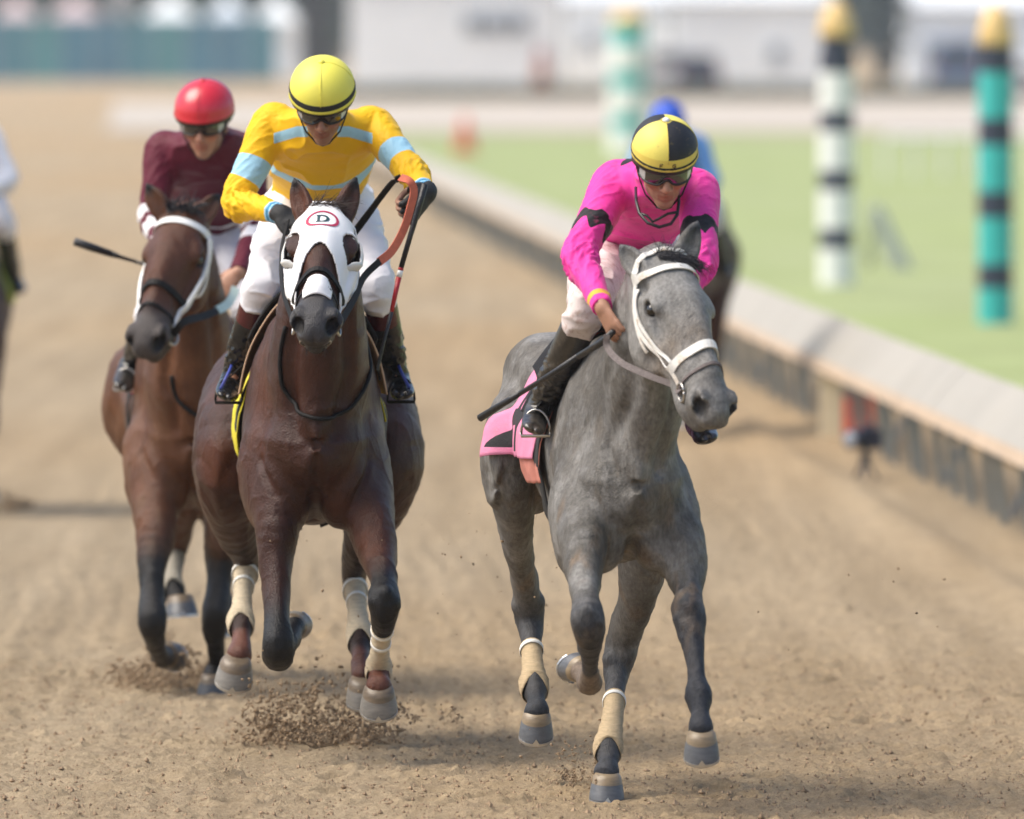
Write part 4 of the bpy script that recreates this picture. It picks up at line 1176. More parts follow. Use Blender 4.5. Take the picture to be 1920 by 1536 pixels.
RP = build_rider(dict(
    label='rider in pink silks and a black and yellow quartered cap on the grey horse', group='riders in coloured silks', base=GREY.fr(.75, 0, 1.5),
    head=P(1245, 312, 37.0), look=(.08, -.88, -.44), skin=(.40, .21, .135), beard=.55, hsz=.95,
    hands=(((.42, -.35, -.85), (.75, .55, .1)), ((-.5, -.6, -.6), (-.6, .3, -.4))),
    j=J_([(1168, 462, 37.86, .135, .105), (1186, 415, 37.68, .145, .105), (1206, 375, 37.46, .165, .115), (1226, 352, 37.28, .135, .10), (1236, 340, 37.16, .075, .075)],
         [(1150, 348, 37.28), (1308, 362, 37.20)], [(1087, 478, 37.0), (1312, 490, 36.9)], [(1130, 578, 36.72), (1275, 560, 36.72)],
         [(1135, 480, 37.84), (1215, 472, 37.88)], [(1104, 574, 37.12), (1268, 580, 37.25)], [(1012, 764, 37.46), (1308, 790, 37.56)], [(1000, 803, 37.30), (1326, 822, 37.40)]),
    pattern=pat_pink, jersey=PINK, breeches=MUDB, boot=BOOTM, helmet=HELM_P, elastic=(-.012, .002, ELB), lens=LENS, buttonm=WHITEB))
RY = build_rider(dict(
    label='rider in yellow and light blue silks and a yellow cap on the bay horse', group='riders in coloured silks', base=BAY.fr(.8, 0, 1.55),
    head=P(605, 198, 39.95), look=(-.03, -.86, -.50), skin=(.30, .155, .10), beard=.35, hsz=1.02,
    hands=(((.85, -.35, -.35), (.1, .5, -.85)), ((-.42, -.72, -.5), (-.8, .6, .05))), glove=(1, 1), handsc=1.08,
    j=J_([(598, 372, 40.62, .160, .105), (600, 335, 40.52, .165, .105), (604, 292, 40.36, .185, .115), (605, 252, 40.18, .150, .095), (606, 236, 40.10, .078, .075)],
         [(508, 236, 40.22), (702, 240, 40.22)], [(445, 378, 40.12), (762, 312, 40.04)], [(528, 402, 39.90), (800, 362, 39.80)],
         [(552, 392, 40.66), (648, 392, 40.66)], [(492, 538, 40.05), (706, 541, 40.05)], [(438, 704, 40.28), (744, 704, 40.28)], [(424, 742, 40.08), (757, 740, 40.08)], band=.285),
    pattern=pat_yellow, jersey=YELL, breeches=WHITEB, boot=BOOTT, helmet=HELM_Y, elastic=(-.002, .019, ELB), lens=LENS))
RR = build_rider(dict(
    label='rider in maroon silks with white bands and a red cap on the brown horse', group='riders in coloured silks', base=BROWN.fr(.8, 0, 1.45), h=.006,
    head=P(384, 232, 43.92), look=(-.16, -.90, -.28), skin=(.44, .23, .15), beard=.25, hsz=1.02,
    hands=(((-.3, -.6, -.7), (.6, .3, -.3)), ((-.65, -.3, -.65), (-.4, .4, -.7))),
    j=J_([(402, 420, 44.62, .160, .11), (396, 380, 44.48, .165, .11), (388, 330, 44.28, .185, .12), (388, 285, 44.10, .150, .10), (388, 270, 44.04, .078, .075)],
         [(305, 285, 44.12), (462, 290, 44.16)], [(288, 405, 44.02), (482, 430, 44.06)], [(310, 480, 43.72), (446, 512, 43.78)],
         [(360, 440, 44.66), (440, 440, 44.66)], [(288, 590, 43.8), (468, 590, 44.0)], [(248, 680, 44.06), (520, 705, 44.3)], [(230, 724, 43.92), (536, 740, 44.14)], band=.205),
    pattern=pat_maroon, jersey=MARO, breeches=WHITEB, boot=BOOTM, helmet=HELM_R, lens=LENS))

# a second pair of goggles pulled down on the pink rider's chest
b = MB(); q = lambda x, y, d=0.: P(x, y, 36.98 + d)
b.tube([q(1192, 352, .12), q(1193, 378, .04), q(1199, 400), q(1214, 418, -.03), q(1236, 426, -.04), q(1258, 420, -.03), q(1270, 402), q(1273, 378, .04), q(1272, 352, .12)], .0055, 6)
b.tube([q(1199, 400), q(1212, 404, -.01), q(1224, 416, -.02), q(1236, 410, -.02), q(1252, 401, -.01), q(1270, 398)], .0045, 6)
b.build('hanging_goggles', M('black_plastic', (.012, .012, .013)), RP.root, smooth=True)
# initials on the band of the quartered cap
hc_, l_, u_, f_ = RP.hf
def glyph(strokes, x0):
    b = MB()
    for st_ in strokes:
        pts = []
        for x, y in st_:
            a = math.radians(x0 + x); pts.append(hc_ + u_ * (.060 + y) + f_ * (-.012 + .1315 * math.cos(a)) + l_ * .1095 * math.sin(a))
        b.tube(pts, .0017, 6)
    return b.build('initial', M('cap_print', (.10, .06, .02), rough=.7), RP.root, smooth=True)
glyph([[(0, -.006), (0, .006), (5, .006)], [(0, .0005), (4, .0005)]], -14)
glyph([[(5, .005), (2, .006), (0, .003), (0, -.003), (2, -.006), (5, -.005), (5, 0), (3, 0)]], 8)

# ================================================================== tack
WLEA = M('leather_white', (.74, .72, .68), rough=.45, var=.08, scale=40, var2=((.40, .27, .14), 20, .50, .2, .8))
CLEA = M('strap_white', (.80, .80, .79), rough=.5, var=.04)
BLEA = M('leather_black', (.010, .009, .009), rough=.6, var=.2, scale=30, spec=.2, bump=.3, bscale=180)
GLEA = M('rein_worn', (.13, .105, .10), rough=.7, var=.25, scale=60, bump=.4, bscale=200)
STEEL = M('bit_steel', (.45, .43, .40), rough=.3, var=.1, metal=.9)
HAIRD = M('hair_dark', (.022, .020, .024), rough=.55, var=.2)
HAIRB = M('hair_brown', (.035, .018, .014), rough=.55, var=.2)

def torus(name, c, ax, r, rr, mat, parent):
    ax = nrm(ax); a = nrm(np.cross(ax, V([.3, .2, 1.]))); b2 = np.cross(ax, a); m = MB()
    pts = [V(c) + r * (a * math.cos(t) + b2 * math.sin(t)) for t in np.linspace(0, 2 * math.pi, 21)]
    m.tube(pts, rr, 6, side=ax); return m.build(name, mat, parent, smooth=True)
def strap(H, name, pts, w, mat, off=.004, thick=.005, n=40, snap=True, **k):
    return ribbon(H.F, pts, w, mat, name, H.root, off, thick, n, snap, **k)
def hp_list(H, L): return [hpoint(H, t, ph) for t, ph in L]

# --- grey horse: white bridle
H = GREY
strap(H, 'browband', hring(H, .075, -78, 78, 14, tilt=-.02), .024, WLEA)
strap(H, 'headpiece', hp_list(H, [(.075, -82), (.02, -66), (-.012, -34), (-.016, 0), (-.012, 34), (.02, 66)]), .018, WLEA)
for s_ in (-1, 1):
    strap(H, 'cheekpiece', hp_list(H, [(.07, s_ * 82), (.14, s_ * 106), (.22, s_ * 112), (.33, s_ * 106), (.45, s_ * 106)]), .015, WLEA)
    strap(H, 'noseband_strap', hp_list(H, [(.085, s_ * 80), (.14, s_ * 99), (.21, s_ * 103), (.29, s_ * 97), (.375, s_ * 88)]), .011, WLEA, off=.005)
    strap(H, 'throat_latch', hp_list(H, [(.075, s_ * 82), (.12, s_ * 104), (.20, s_ * 116), (.27, s_ * 124)]), .010, WLEA)
    c = hpoint(H, .475, s_ * 108) + H.e[1] * s_ * .006
    torus('bit_ring', c, H.e[1] + H.e[2] * .3, .030, .0045, STEEL, H.root)
strap(H, 'noseband', hring(H, .385, -105, 105, 22), .030, WLEA, off=.005, thick=.007)
strap(H, 'tongue_strap', hring(H, .455, -112, 112, 22), .010, GLEA)
bl = hpoint(H, .475, -108) - H.e[1] * .012
strap(H, 'rein', [bl, P(1262, 722, 36.42), P(1215, 704, 36.48), P(1165, 680, 36.58), P(1139, 652, 36.66), P(1138, 628, 36.66)], .021, GLEA, snap=False, orient=(-.3, -.9, .3))
br = hpoint(H, .475, 108) + H.e[1] * .012
strap(H, 'rein', [br, P(1340, 700, 36.75), P(1310, 630, 36.95), P(1285, 585, 36.80)], .021, GLEA, snap=False, orient=(.9, -.2, .3))
rts = [H.hp(.0, x, .03) for x in np.linspace(-.045, .045, 9)]
strands('forelock', rts, [H.e[1] * (x * 6 + .2) + V([0, -.1, .8]) for x in np.linspace(-.045, .045, 9)], 60, .065, HAIRD, H.root, spread=.30, droop=1.2, r=.0007)
strands('forelock', [H.hp(.015, x, .036) for x in np.linspace(-.05, .05, 9)], [H.e[1] * .8 + H.e[0] * .55 + H.e[2] * .12] * 9, 420, .095, HAIRD, H.root, spread=.13, droop=.3, r=.0009, seed=5)

# --- bay horse: blinker hood
H = BAY; e1, e2, e3 = H.e; hs = H.hs
HOOD = M('hood_white', (.82, .82, .83), rough=.65, var=.03, bump=.12, bscale=120)
nt_, nph = 96, 130
T = np.linspace(-.035, .47, nt_); PH = np.radians(np.linspace(-128, 128, nph))
TT, PP = np.meshgrid(T, PH, indexing='ij')
c0 = H.hp(0, 0, -.075 * hs) + TT.ravel()[:, None] * hs * e1
dd = np.cos(PP.ravel())[:, None] * e3 + np.sin(PP.ravel())[:, None] * e2
pp, gg, ok = H.F.ray(c0 + dd * .33, -dd, .33)
pp = pp + gg * .006
vv = relax(pp, np.stack([(np.arange(nt_ * nph).reshape(nt_, nph))[a:nt_ - 1 + a, b:nph - 1 + b] for a, b in ((0, 0), (1, 0), (1, 1), (0, 1))], -1).reshape(-1, 4), 2)
ax_, ay_ = np.degrees(PP), TT
keep = np.ones_like(TT, bool)
lowe = .262 + .0022 * np.abs(ax_)                                   # inverted V below
keep &= ay_ < np.minimum(lowe, .43)
keep &= ay_ > -.030 + .075 * sm(18, 34, np.abs(ax_)) * sm(75, 60, np.abs(ax_)) * 1.0
hole = ((np.abs(ax_) - 60) / 28) ** 2 + ((ay_ - .195) / .060) ** 2 > 1
keep &= hole
keep &= ~((((np.abs(ax_) - 62) / 9) ** 2 + ((ay_ - .075) / .010) ** 2) < 1)
ids = np.arange(nt_ * nph).reshape(nt_, nph)
fk = keep[:-1, :-1] & keep[1:, :-1] & keep[1:, 1:] & keep[:-1, 1:]
ff = np.stack([ids[:-1, :-1], ids[1:, :-1], ids[1:, 1:], ids[:-1, 1:]], -1)[fk]
use, inv = np.unique(ff, return_inverse=True)
hood = mk('blinker_hood', vv[use], inv.reshape(-1, 4), HOOD, H.root)
md = hood.modifiers.new('thick', 'SOLIDIFY'); md.thickness = .005; md.offset = 1
BASEB = V(H.root.location)
# blinker cups round the outside of the eye holes
for s_ in (-1, 1):
    ring = []; n = 26
    for k in range(n):
        t = math.radians(-118 + 236 * k / (n - 1))                   # open toward the nose
        ph = 62 + 28 * math.cos(t * .98) ; tt = .195 - .060 * math.sin(t)
        ring.append((ph, tt, math.cos(t)))
    vs = []
    for ph, tt, cc in ring:
        p = hpoint(H, tt, s_ * min(ph, 104)); w = max(0., .25 + .75 * cc)
        g_ = H.F.grad(p[None])[0]
        vs += [p + g_ * .004, p + g_ * .012 * w + e3 * .028 * w + e2 * s_ * .012 * w, p + g_ * .014 * w + e3 * .045 * w + e2 * s_ * .004 * w]
    fs = [(k * 3 + j, k * 3 + j + 1, k * 3 + 4 + j, k * 3 + 3 + j) for k in range(n - 1) for j in range(2)]
    cup = mk('blinker_cup', V(vs), fs, M('cup_white', (.66, .66, .64), rough=.45, var=.05), hood, base=BASEB)
    md = cup.modifiers.new('thick', 'SOLIDIFY'); md.thickness = .006
# the crest on the forehead: a red ring round a dark D
def on_hood(x, y, off):
    """x across (m), y down the face (m) from the crest's centre"""
    t = .125 + y / hs; ph = math.degrees(x / .115)
    return hpoint(H, t, ph)
def flat_patch(name, outline_rows, mat, off):
    vs = []; n = len(outline_rows[0])
    for row in outline_rows:
        for x, y in row:
            p = on_hood(x, y, off); g_ = H.F.grad(p[None])[0]; vs.append(p + g_ * off)
    m = len(outline_rows)
    fs = [(j * n + k, j * n + k + 1, (j + 1) * n + k + 1, (j + 1) * n + k) for j in range(m - 1) for k in range(n - 1)]
    return mk(name, V(vs), fs, mat, hood, base=BASEB)
cir = lambda r, a0=0, a1=2 * math.pi, n=33: [(r * math.sin(t), -r * 1.3 * math.cos(t)) for t in np.linspace(a0, a1, n)]
flat_patch('crest_ring', [cir(.044), cir(.040), cir(.036)], M('crest_red', (.42, .02, .075), rough=.6, var=.1, scale=120, var2=((.8, .6, .65), 160, .66, .04, .8)), .0135)
GRN = M('crest_green', (.008, .045, .055), rough=.6, var=.1)
flat_patch('letter_d_stem', [[(-.016, -.025), (-.016, -.0185), (-.013, -.018), (-.013, .018), (-.016, .0185), (-.016, .025)], [(-.004, -.025), (-.004, -.0185), (-.006, -.018), (-.006, .018), (-.004, .0185), (-.004, .025)]], GRN, .0135)
bo = [(-.004 + .022 * math.sin(t), -.025 * math.cos(t)) for t in np.linspace(0, math.pi, 15)]
bi = [(-.004 + .014 * math.sin(t), -.018 * math.cos(t)) for t in np.linspace(0, math.pi, 15)]
flat_patch('letter_d_bowl', [bo, bi], GRN, .0137)
strap(H, 'noseband', hring(H, .385, -120, 120, 24), .020, BLEA, off=.008, thick=.008)
strap(H, 'flash_strap', hring(H, .44, -115, 115, 24, tilt=.03), .010, BLEA, off=.004)
vs = []; mt, mp = 12, 18
for i in range(mt):
    row = hring(H, .41 + .075 * i / (mt - 1), -33, 33, mp)
    for k, p in enumerate(row):
        g_ = H.F.grad(p[None])[0]
        e_ = .012 * max(0, i - mt + 4) / 3 * (abs(k - mp / 2 + .5) / mp * 2) - .02 * (1 - i / (mt - 1)) * 0
        vs.append(p + g_ * .007)
fs = [(j * mp + k, j * mp + k + 1, (j + 1) * mp + k + 1, (j + 1) * mp + k) for j in range(mt - 1) for k in range(mp - 1) if not (j < 4 and (k < 4 - j or k > mp - 6 + j))]
pt = mk('nasal_strip', V(vs), fs, HOOD, H.root); md = pt.modifiers.new('thick', 'SOLIDIFY'); md.thickness = .004; md.offset = 1
for s_ in (-1, 1):
    strap(H, 'cheekpiece', hp_list(H, [(.12, s_ * 112), (.24, s_ * 118), (.36, s_ * 112), (.46, s_ * 104), (.50, s_ * 100)]), .020, CLEA, off=.012)
    torus('bit_ring', hpoint(H, .505, s_ * 108) + e2 * s_ * .008, e2 + e3 * .25 * s_, .034, .005, STEEL, H.root)
torus('bit_bar', H.hp(.57 * hs, 0, -.118 * hs), V([0, .35, 1]), .052, .004, STEEL, H.root)
ORG = M('rein_rubber_orange', (.55, .13, .07), rough=.75, var=.12, scale=60, bump=.3, bscale=250)
bl = hpoint(H, .505, 108) + e2 * .012
strap(H, 'rein', [bl, P(664, 560, 39.25), P(682, 520, 39.4), P(712, 490, 39.5)], .024, BLEA, snap=False, orient=(.75, -.6, .3))
strap(H, 'rein_grip', [P(710, 492, 39.5), P(735, 470, 39.56), P(757, 430, 39.62), P(770, 388, 39.66), P(776, 358, 39.68), P(768, 340, 39.68), P(750, 333, 39.7)], .030, ORG, snap=False, orient=(.55, -.8, .15))
strap(H, 'rein', [P(752, 333, 39.7), P(738, 340, 39.74), P(715, 368, 39.8), P(690, 402, 39.86), P(660, 442, 39.9), P(630, 480, 39.95)], .027, BLEA, snap=False, orient=(.55, -.8, .25))
bl = hpoint(H, .505, -108) - e2 * .012
strap(H, 'rein', [bl, P(530, 540, 39.4), P(528, 470, 39.7), P(540, 415, 39.84)], .022, BLEA, snap=False, orient=(-.8, -.5, .2))
pl = [P(x, y, 38.6) for x, y in ((528, 625), (519, 665), (517, 705), (526, 750), (552, 786), (592, 802), (635, 790), (668, 755), (684, 705), (686, 655), (678, 620))]
pr, g_, ok = H.F.ray(V(pl), np.tile([0, 1., 0], (len(pl), 1)), 2.4)
b = MB(); Nn = H.F.snap(resample(nodes_([(p, .01) for p in pr]), 6)[:, :3], .006)
b.tube(list(Nn), .0075, 8); b.build('neck_strap', BLEA, H.root, smooth=True)
strands('forelock', [H.hp(.0, x, .03) for x in np.linspace(-.05, .05, 9)], [V([.6 + 3 * x, -.3, .5]) for x in np.linspace(-.05, .05, 9)], 150, .10, HAIRB, H.root, spread=.22, droop=.9, r=.0008, seed=2)
strands('mane', [H.hp(-.04, .01, -.05), H.hp(-.1, 0, -.1)], [V([-.3, 0, .9]), V([.4, 0, .9])], 130, .075, HAIRB, H.root, spread=.35, droop=.8, r=.0009, seed=3)
strands('chin_whiskers', [H.hp(.56 * hs, x, -.15 * hs) for x in (-.03, 0, .03)], [V([0, -.3, -1.])] * 3, 60, .035, HAIRB, H.root, spread=.4, droop=.2, r=.0006, seed=4)

# --- brown horse: black noseband, white headstall
H = BROWN
strap(H, 'browband', hring(H, .075, -80, 80, 14, tilt=-.02), .030, CLEA)
for s_ in (-1, 1):
    strap(H, 'cheekpiece', hp_list(H, [(.07, s_ * 80), (.16, s_ * 96), (.27, s_ * 96), (.37, s_ * 98), (.47, s_ * 104)]), .026, CLEA, off=.008, thick=.012)
    strap(H, 'throat_latch', hp_list(H, [(.075, s_ * 84), (.13, s_ * 108), (.22, s_ * 122), (.32, s_ * 128)]), .014, CLEA)
    torus('bit_ring', hpoint(H, .50, s_ * 106) + H.e[1] * s_ * .008, H.e[1] + H.e[2] * .3, .038, .006, STEEL, H.root)
strap(H, 'noseband', hring(H, .365, -110, 110, 22), .024, BLEA, off=.006, thick=.008)
strap(H, 'tongue_strap', hring(H, .455, -112, 112, 22), .012, BLEA)
br = hpoint(H, .50, 106) + H.e[1] * .012
strap(H, 'rein', [br, P(345, 604, 43.0), P(385, 592, 43.15), P(408, 582, 43.25)], .030, BLEA, snap=False, orient=(.3, -.9, .3))
strap(H, 'rein_grip', [P(406, 583, 43.25), P(425, 572, 43.4), P(436, 556, 43.55), P(442, 540, 43.62)], .034, M('rein_rubber_pale', (.55, .66, .60), rough=.7, var=.1), snap=False, orient=(.3, -.9, .3))
strands('forelock', [H.hp(.0, x, .03) for x in np.linspace(-.05, .05, 7)], [V([.3 + 2 * x, -.3, .4]) for x in np.linspace(-.05, .05, 7)], 110, .09, HAIRD, H.root, spread=.3, droop=1., r=.0022, seed=6)
nk = [P(x, y, 42.4) for x, y in ((310, 720), (318, 760), (345, 790), (385, 800), (420, 780))]
pr, g_, ok = H.F.ray(V(nk), np.tile([0, 1., 0], (len(nk), 1)), 2.4)
b = MB(); b.tube(list(H.F.snap(resample(nodes_([(p, .01) for p in pr]), 6)[:, :3], .006)), .008, 8); b.build('neck_strap', BLEA, H.root, smooth=True)

# --- tails
for H, mt in ((GREY, HAIRD), (BAY, HAIRB), (BROWN, HAIRB)):
    strands('tail', [H.fr(1.80, x, 1.22 + y) for x in (-.03, 0, .03) for y in (-.04, 0, .03)], [H.back * .7 + V([0, 0, -.1])] * 9, 60, .34, mt, H.root, spread=.10, droop=2.2, r=.0016, seed=9)

# ------------------------------------------------------------------ saddles and cloths
def drape(H, b0, b1, th0, th1, off, zc=1.16, nb_=28, nth=70, flare=0.):
    B, TH = np.meshgrid(np.linspace(b0, b1, nb_), np.radians(np.linspace(th0, th1, nth)), indexing='ij')
    Bf, Tf = B.ravel(), TH.ravel()
    c = V([H.fr(b, 0, zc) for b in Bf])
    d = np.sin(Tf)[:, None] * H.lat + np.cos(Tf)[:, None] * V([0, 0, 1.])
    p, g_, ok = H.F.ray(c + d * .62, -d, .6)
    ids = np.arange(nb_ * nth).reshape(nb_, nth)
    f = np.stack([ids[:-1, :-1], ids[1:, :-1], ids[1:, 1:], ids[:-1, 1:]], -1).reshape(-1, 4)
    w = sm(60, 110, np.abs(np.degrees(Tf)))
    fold = (1 - np.abs(fbm(np.stack([Bf * 14, Tf * 1.5, Bf * 0], 1) + 4, 2))) ** 3
    p = relax(p + g_ * (off + w * (flare + fold * .016))[:, None], f, 3)
    return p, f, Bf, np.degrees(Tf)
def cloth(name, H, label, mat, b0, b1, th0, th1, off, attrf=None, flare=.008, cat='saddle cloth', group=None):
    p, f, B, Th = drape(H, b0, b1, th0, th1, off, flare=flare)
    o = mk(name, p, f, mat, base=H.fr((b0 + b1) / 2, 0, 1.5), attrs=attrf(B, Th) if attrf else None)
    md = o.modifiers.new('thick', 'SOLIDIFY'); md.thickness = .004; md.offset = 1
    return tag(o, label, cat, group)
def poly_in(x, y, pts):
    ins = np.zeros(len(x), bool); n = len(pts)
    for i in range(n):
        (x0, y0), (x1, y1) = pts[i], pts[(i + 1) % n]
        c = ((y0 > y) != (y1 > y)) & (x < (x1 - x0) * (y - y0) / (y1 - y0 + 1e-12) + x0)
        ins ^= c
    return np.where(ins, .05, -.05)
def pink_marks(B, Th):
    a = np.abs(Th)
    # slanted black bars of a big numeral and a zigzag on the pink ground
    m1 = .022 - np.abs(B - .94 - .0020 * (a - 70)) ; m2 = .022 - np.abs(B - 1.06 - .0020 * (a - 70))
    m3 = 6 - np.abs(a - 66); m3 = np.where((B > .90) & (B < 1.10), m3 * .003, -.1)
    m = np.where((a > 40) & (a < 92), np.maximum(np.maximum(m1, m2), m3), -.1)
    return dict(mark=m)
cloth('saddle_cloth', GREY, 'pink saddle cloth with black numeral bars on the grey horse', M('cloth_pink', (.66, .22, .36), rough=.8, var=.1, scale=14, bump=.3, bscale=200, layers=[('mark', (.013, .013, .015))], var2=((.42, .22, .20), 12, .58, .2, .5)), .62, 1.16, -97, 97, .018, pink_marks, flare=.010)
cloth('saddle_pad', GREY, 'salmon under cloth hanging below the pink saddle cloth', M('cloth_salmon', (.58, .22, .17), rough=.85, var=.15, scale=10, bump=.3, bscale=200), .58, .98, -118, 118, .010, cat='saddle pad')
cloth('saddle_cloth', BAY, 'bright yellow saddle cloth with fringed lower edge on the bay horse', M('cloth_yellow', (.70, .60, .03), rough=.75, var=.12, scale=14, bump=.3, bscale=200), .46, .92, -116, 88, .010, flare=.010)
cloth('saddle_cloth', BROWN, 'red and yellow saddle cloth edge showing by the maroon rider\'s boot', M('cloth_red', (.55, .02, .05), rough=.75, var=.12, scale=14), .56, .95, -96, 96, .008)
def saddle(H, label, matp, b0=.52, b1=.92, th=62):
    p, f, B, Th = drape(H, b0, b1, -th, th, .026, flare=.0)
    root = thing('racing_saddle', H.fr(.75, 0, 1.5), label, 'saddle', 'racing saddles')
    s1 = mk('flap', p, f, matp, root); s1.modifiers.new('thick', 'SOLIDIFY').thickness = .006
    p, f, B, Th = drape(H, b0 + .02, b1 + .06, -36, 36, .034); u = (B - b0) / (b1 - b0)
    p[:, 2] += .03 * sm(.25, -.02, u) + .035 * sm(.8, 1.1, u)
    s2 = mk('seat', p, f, BLEA, root); s2.modifiers.new('thick', 'SOLIDIFY').thickness = .01
    p, f, B, Th = drape(H, .58, .66, -176, 176, .012, nb_=5, nth=120)
    s3 = mk('girth', p, f, M('girth_black', (.02, .02, .02), rough=.7, var=.2), root); s3.modifiers.new('thick', 'SOLIDIFY').thickness = .006
    return root
SG = saddle(GREY, 'small black racing saddle under the pink rider', BLEA)
SB = saddle(BAY, 'racing saddle with tan flap edges under the yellow rider', M('saddle_tan', (.55, .36, .22), rough=.6, var=.15, scale=12, bump=.2, bscale=150), .36, .80, 66)
SR = saddle(BROWN, 'dark racing saddle under the maroon rider', BLEA)
def stirrup(root, H, foot_a, foot_t, top, colr=None):
    d = nrm(foot_t - foot_a); m = MB(); c = lerp(foot_a, foot_t, .62) + V([0, 0, -.02])
    s_ = nrm(np.cross(d, V([0, 0, 1.])))
    arch = [c + s_ * .048 * math.cos(t) * (1 if abs(math.cos(t)) < .99 else 1) + V([0, 0, 1.]) * (.075 * math.sin(t) if math.sin(t) > 0 else 0) - V([0, 0, .02]) for t in np.linspace(0, math.pi, 13)]
    m.tube(arch, .0042, 6); m.tube([arch[0], arch[0] - V([0, 0, .012]), arch[-1] - V([0, 0, .012]), arch[-1]], .0055, 6)
    o = m.build('stirrup', STEEL if colr is None else BLEA, root, smooth=True)
    if colr is not None:
        bd = MB(); up_s = nrm(np.cross(s_, d)); up_s = up_s if up_s[2] > 0 else -up_s
        bd.tube([lerp(foot_a, foot_t, -.1) + up_s * .05 + V([0, -.035, 0]), lerp(foot_a, foot_t, .45) + up_s * .052 + V([0, -.012, 0]), lerp(foot_a, foot_t, .95) + up_s * .022 + s_ * .02 * (1 if (s_[0] < 0) == (foot_t[0] < foot_a[0]) else -1)], .0055, 6)
        bd.build('stirrup_band', colr, root, smooth=True)
    N = [top, lerp(top, arch[6], .5) + V([0, 0, 0.]), arch[6]]
    m = MB(); m.tube(N, .012, 6, flat=.25, side=H.back); m.build('stirrup_leather', BLEA, root, smooth=True)
BLUE = M('rubber_blue', (.03, .05, .30), rough=.5, var=.1)
for (H, root, an, toe, cr) in ((GREY, SG, (1012, 764, 37.46), (1000, 803, 37.30), None), 
                               (BAY, SB, (438, 704, 40.28), (424, 742, 40.08), BLUE), (BAY, SB, (744, 704, 40.28), (757, 740, 40.08), BLUE),
                               (BROWN, SR, (248, 680, 44.06), (230, 724, 43.92), None), (BROWN, SR, (520, 705, 44.5), (536, 740, 44.36), None)):
    a, t = P(*an), P(*toe); sgn = -1 if (a - H.fr(.6, 0, 0)).dot(H.lat) < 0 else 1
    top = H.F.ray(H.fr(.62, sgn * .7, 1.42)[None], -sgn * H.lat[None], .7)[0][0] + sgn * H.lat * .03
    stirrup(root, H, a, t, top, cr)

# ------------------------------------------------------------------ whips
def whip(label, pts, radii, cols, base):
    root = thing('riding_whip', base, label, 'whip', 'riding whips')
    for (i0, i1, nm, mt) in cols:
        m = MB(); m.tube(pts[i0:i1 + 1], radii[i0:i1 + 1], 8); m.build(nm, mt, root, smooth=True)
    return root
WB = M('whip_black', (.013, .013, .015), rough=.4, var=.2, scale=40, bump=.3, bscale=120)
WR = M('whip_red', (.42, .012, .02), rough=.4, var=.1)
whip('black whip slanting down from the pink rider\'s hand across the saddle cloth', [P(1150, 622, 36.66), P(1128, 642, 36.72), P(1085, 668, 36.85), P(1030, 704, 37.0), P(975, 738, 37.12), P(955, 750, 37.16), P(900, 784, 37.25)],
     [.010, .0125, .011, .0095, .009, .011, .0135], [(0, 2, 'handle', WB), (2, 4, 'shaft', WB), (4, 6, 'popper', WB)], P(1150, 622, 36.66))
whip('whip with black grip and red shaft held upright in the yellow rider\'s raised hand', [P(797, 345, 39.62), P(785, 390, 39.62), P(770, 440, 39.62), P(752, 502, 39.6), P(751, 507, 39.6), P(748, 520, 39.6), P(734, 585, 39.58), P(720, 640, 39.56), P(708, 690, 39.55), P(712, 712, 39.55)],
     [.0125, .011, .010, .0095, .0098, .0098, .007, .006, .007, .003], [(0, 3, 'handle', WB), (3, 4, 'red_collar', WR), (4, 5, 'white_collar', CLEA), (5, 6, 'shaft', WR), (6, 9, 'popper', WB)], P(797, 345, 39.62))
whip('black whip sticking out left past the brown horse\'s head', [P(140, 453, 43.5), P(175, 465, 43.52), P(208, 476, 43.54), P(225, 482, 43.56), P(255, 491, 43.58), P(318, 510, 43.62)],
     [.016, .0155, .013, .008, .0065, .007], [(0, 2, 'popper', WB), (2, 4, 'shaft', WB), (4, 5, 'handle', WB)], P(318, 510, 43.62))

# ================================================================== inside rail, turf, far side
AZ = math.atan(-725 / FPX * _cp); RD = V([math.sin(AZ), math.cos(AZ), 0]); RN = V([math.cos(AZ), -math.sin(AZ), 0])
r0 = G(1911, 1012); lat0 = r0.dot(RN)
fr0 = G(1920, 852, .50).dot(RN); bk0 = G(1920, 729, .74).dot(RN)
def rail_pt(s, lt, z): return RD * s + RN * lt + V([0, 0, z])
TURF = M('turf', (.295, .345, .155), rough=.95, var=.22, scale=.6, spec=.1, bump=.6, bscale=40, var2=((.33, .36, .21), .12, .45, .25, .8))
tv = []; 
for s in (20, 45, 60, 80, 110, 150, 200, 250, 306):
    for lt in (lat0 + .75, lat0 + 3, lat0 + 10, lat0 + 40, lat0 + 160): tv.append(rail_pt(s, lt, .028))
tf = [(i * 5 + k, i * 5 + k + 1, (i + 1) * 5 + k + 1, (i + 1) * 5 + k) for i in range(8) for k in range(4)]
struct(mk('turf_course', V(tv), tf, TURF, base=(0, 0, 0), smooth=False))
tv = [rail_pt(306, lat0 - 1, .034), rail_pt(306, lat0 + 160, .034), rail_pt(318, lat0 + 160, .034), rail_pt(318, lat0 - 1, .034)]
struct(mk('brown_path', V(tv), [(0, 1, 2, 3)], M('path_earth', (.30, .22, .17), rough=.95, var=.15, scale=.5), base=(0, 0, 0), smooth=False))
tv = [rail_pt(318, lat0 - 5, .038), rail_pt(318, lat0 + 160, .038), rail_pt(470, lat0 + 160, .038), rail_pt(470, lat0 - 5, .038)]
struct(mk('far_track', V(tv), [(0, 1, 2, 3)], M('far_sand', (.47, .42, .36), rough=.95, var=.08, scale=.2), base=(0, 0, 0), smooth=False))

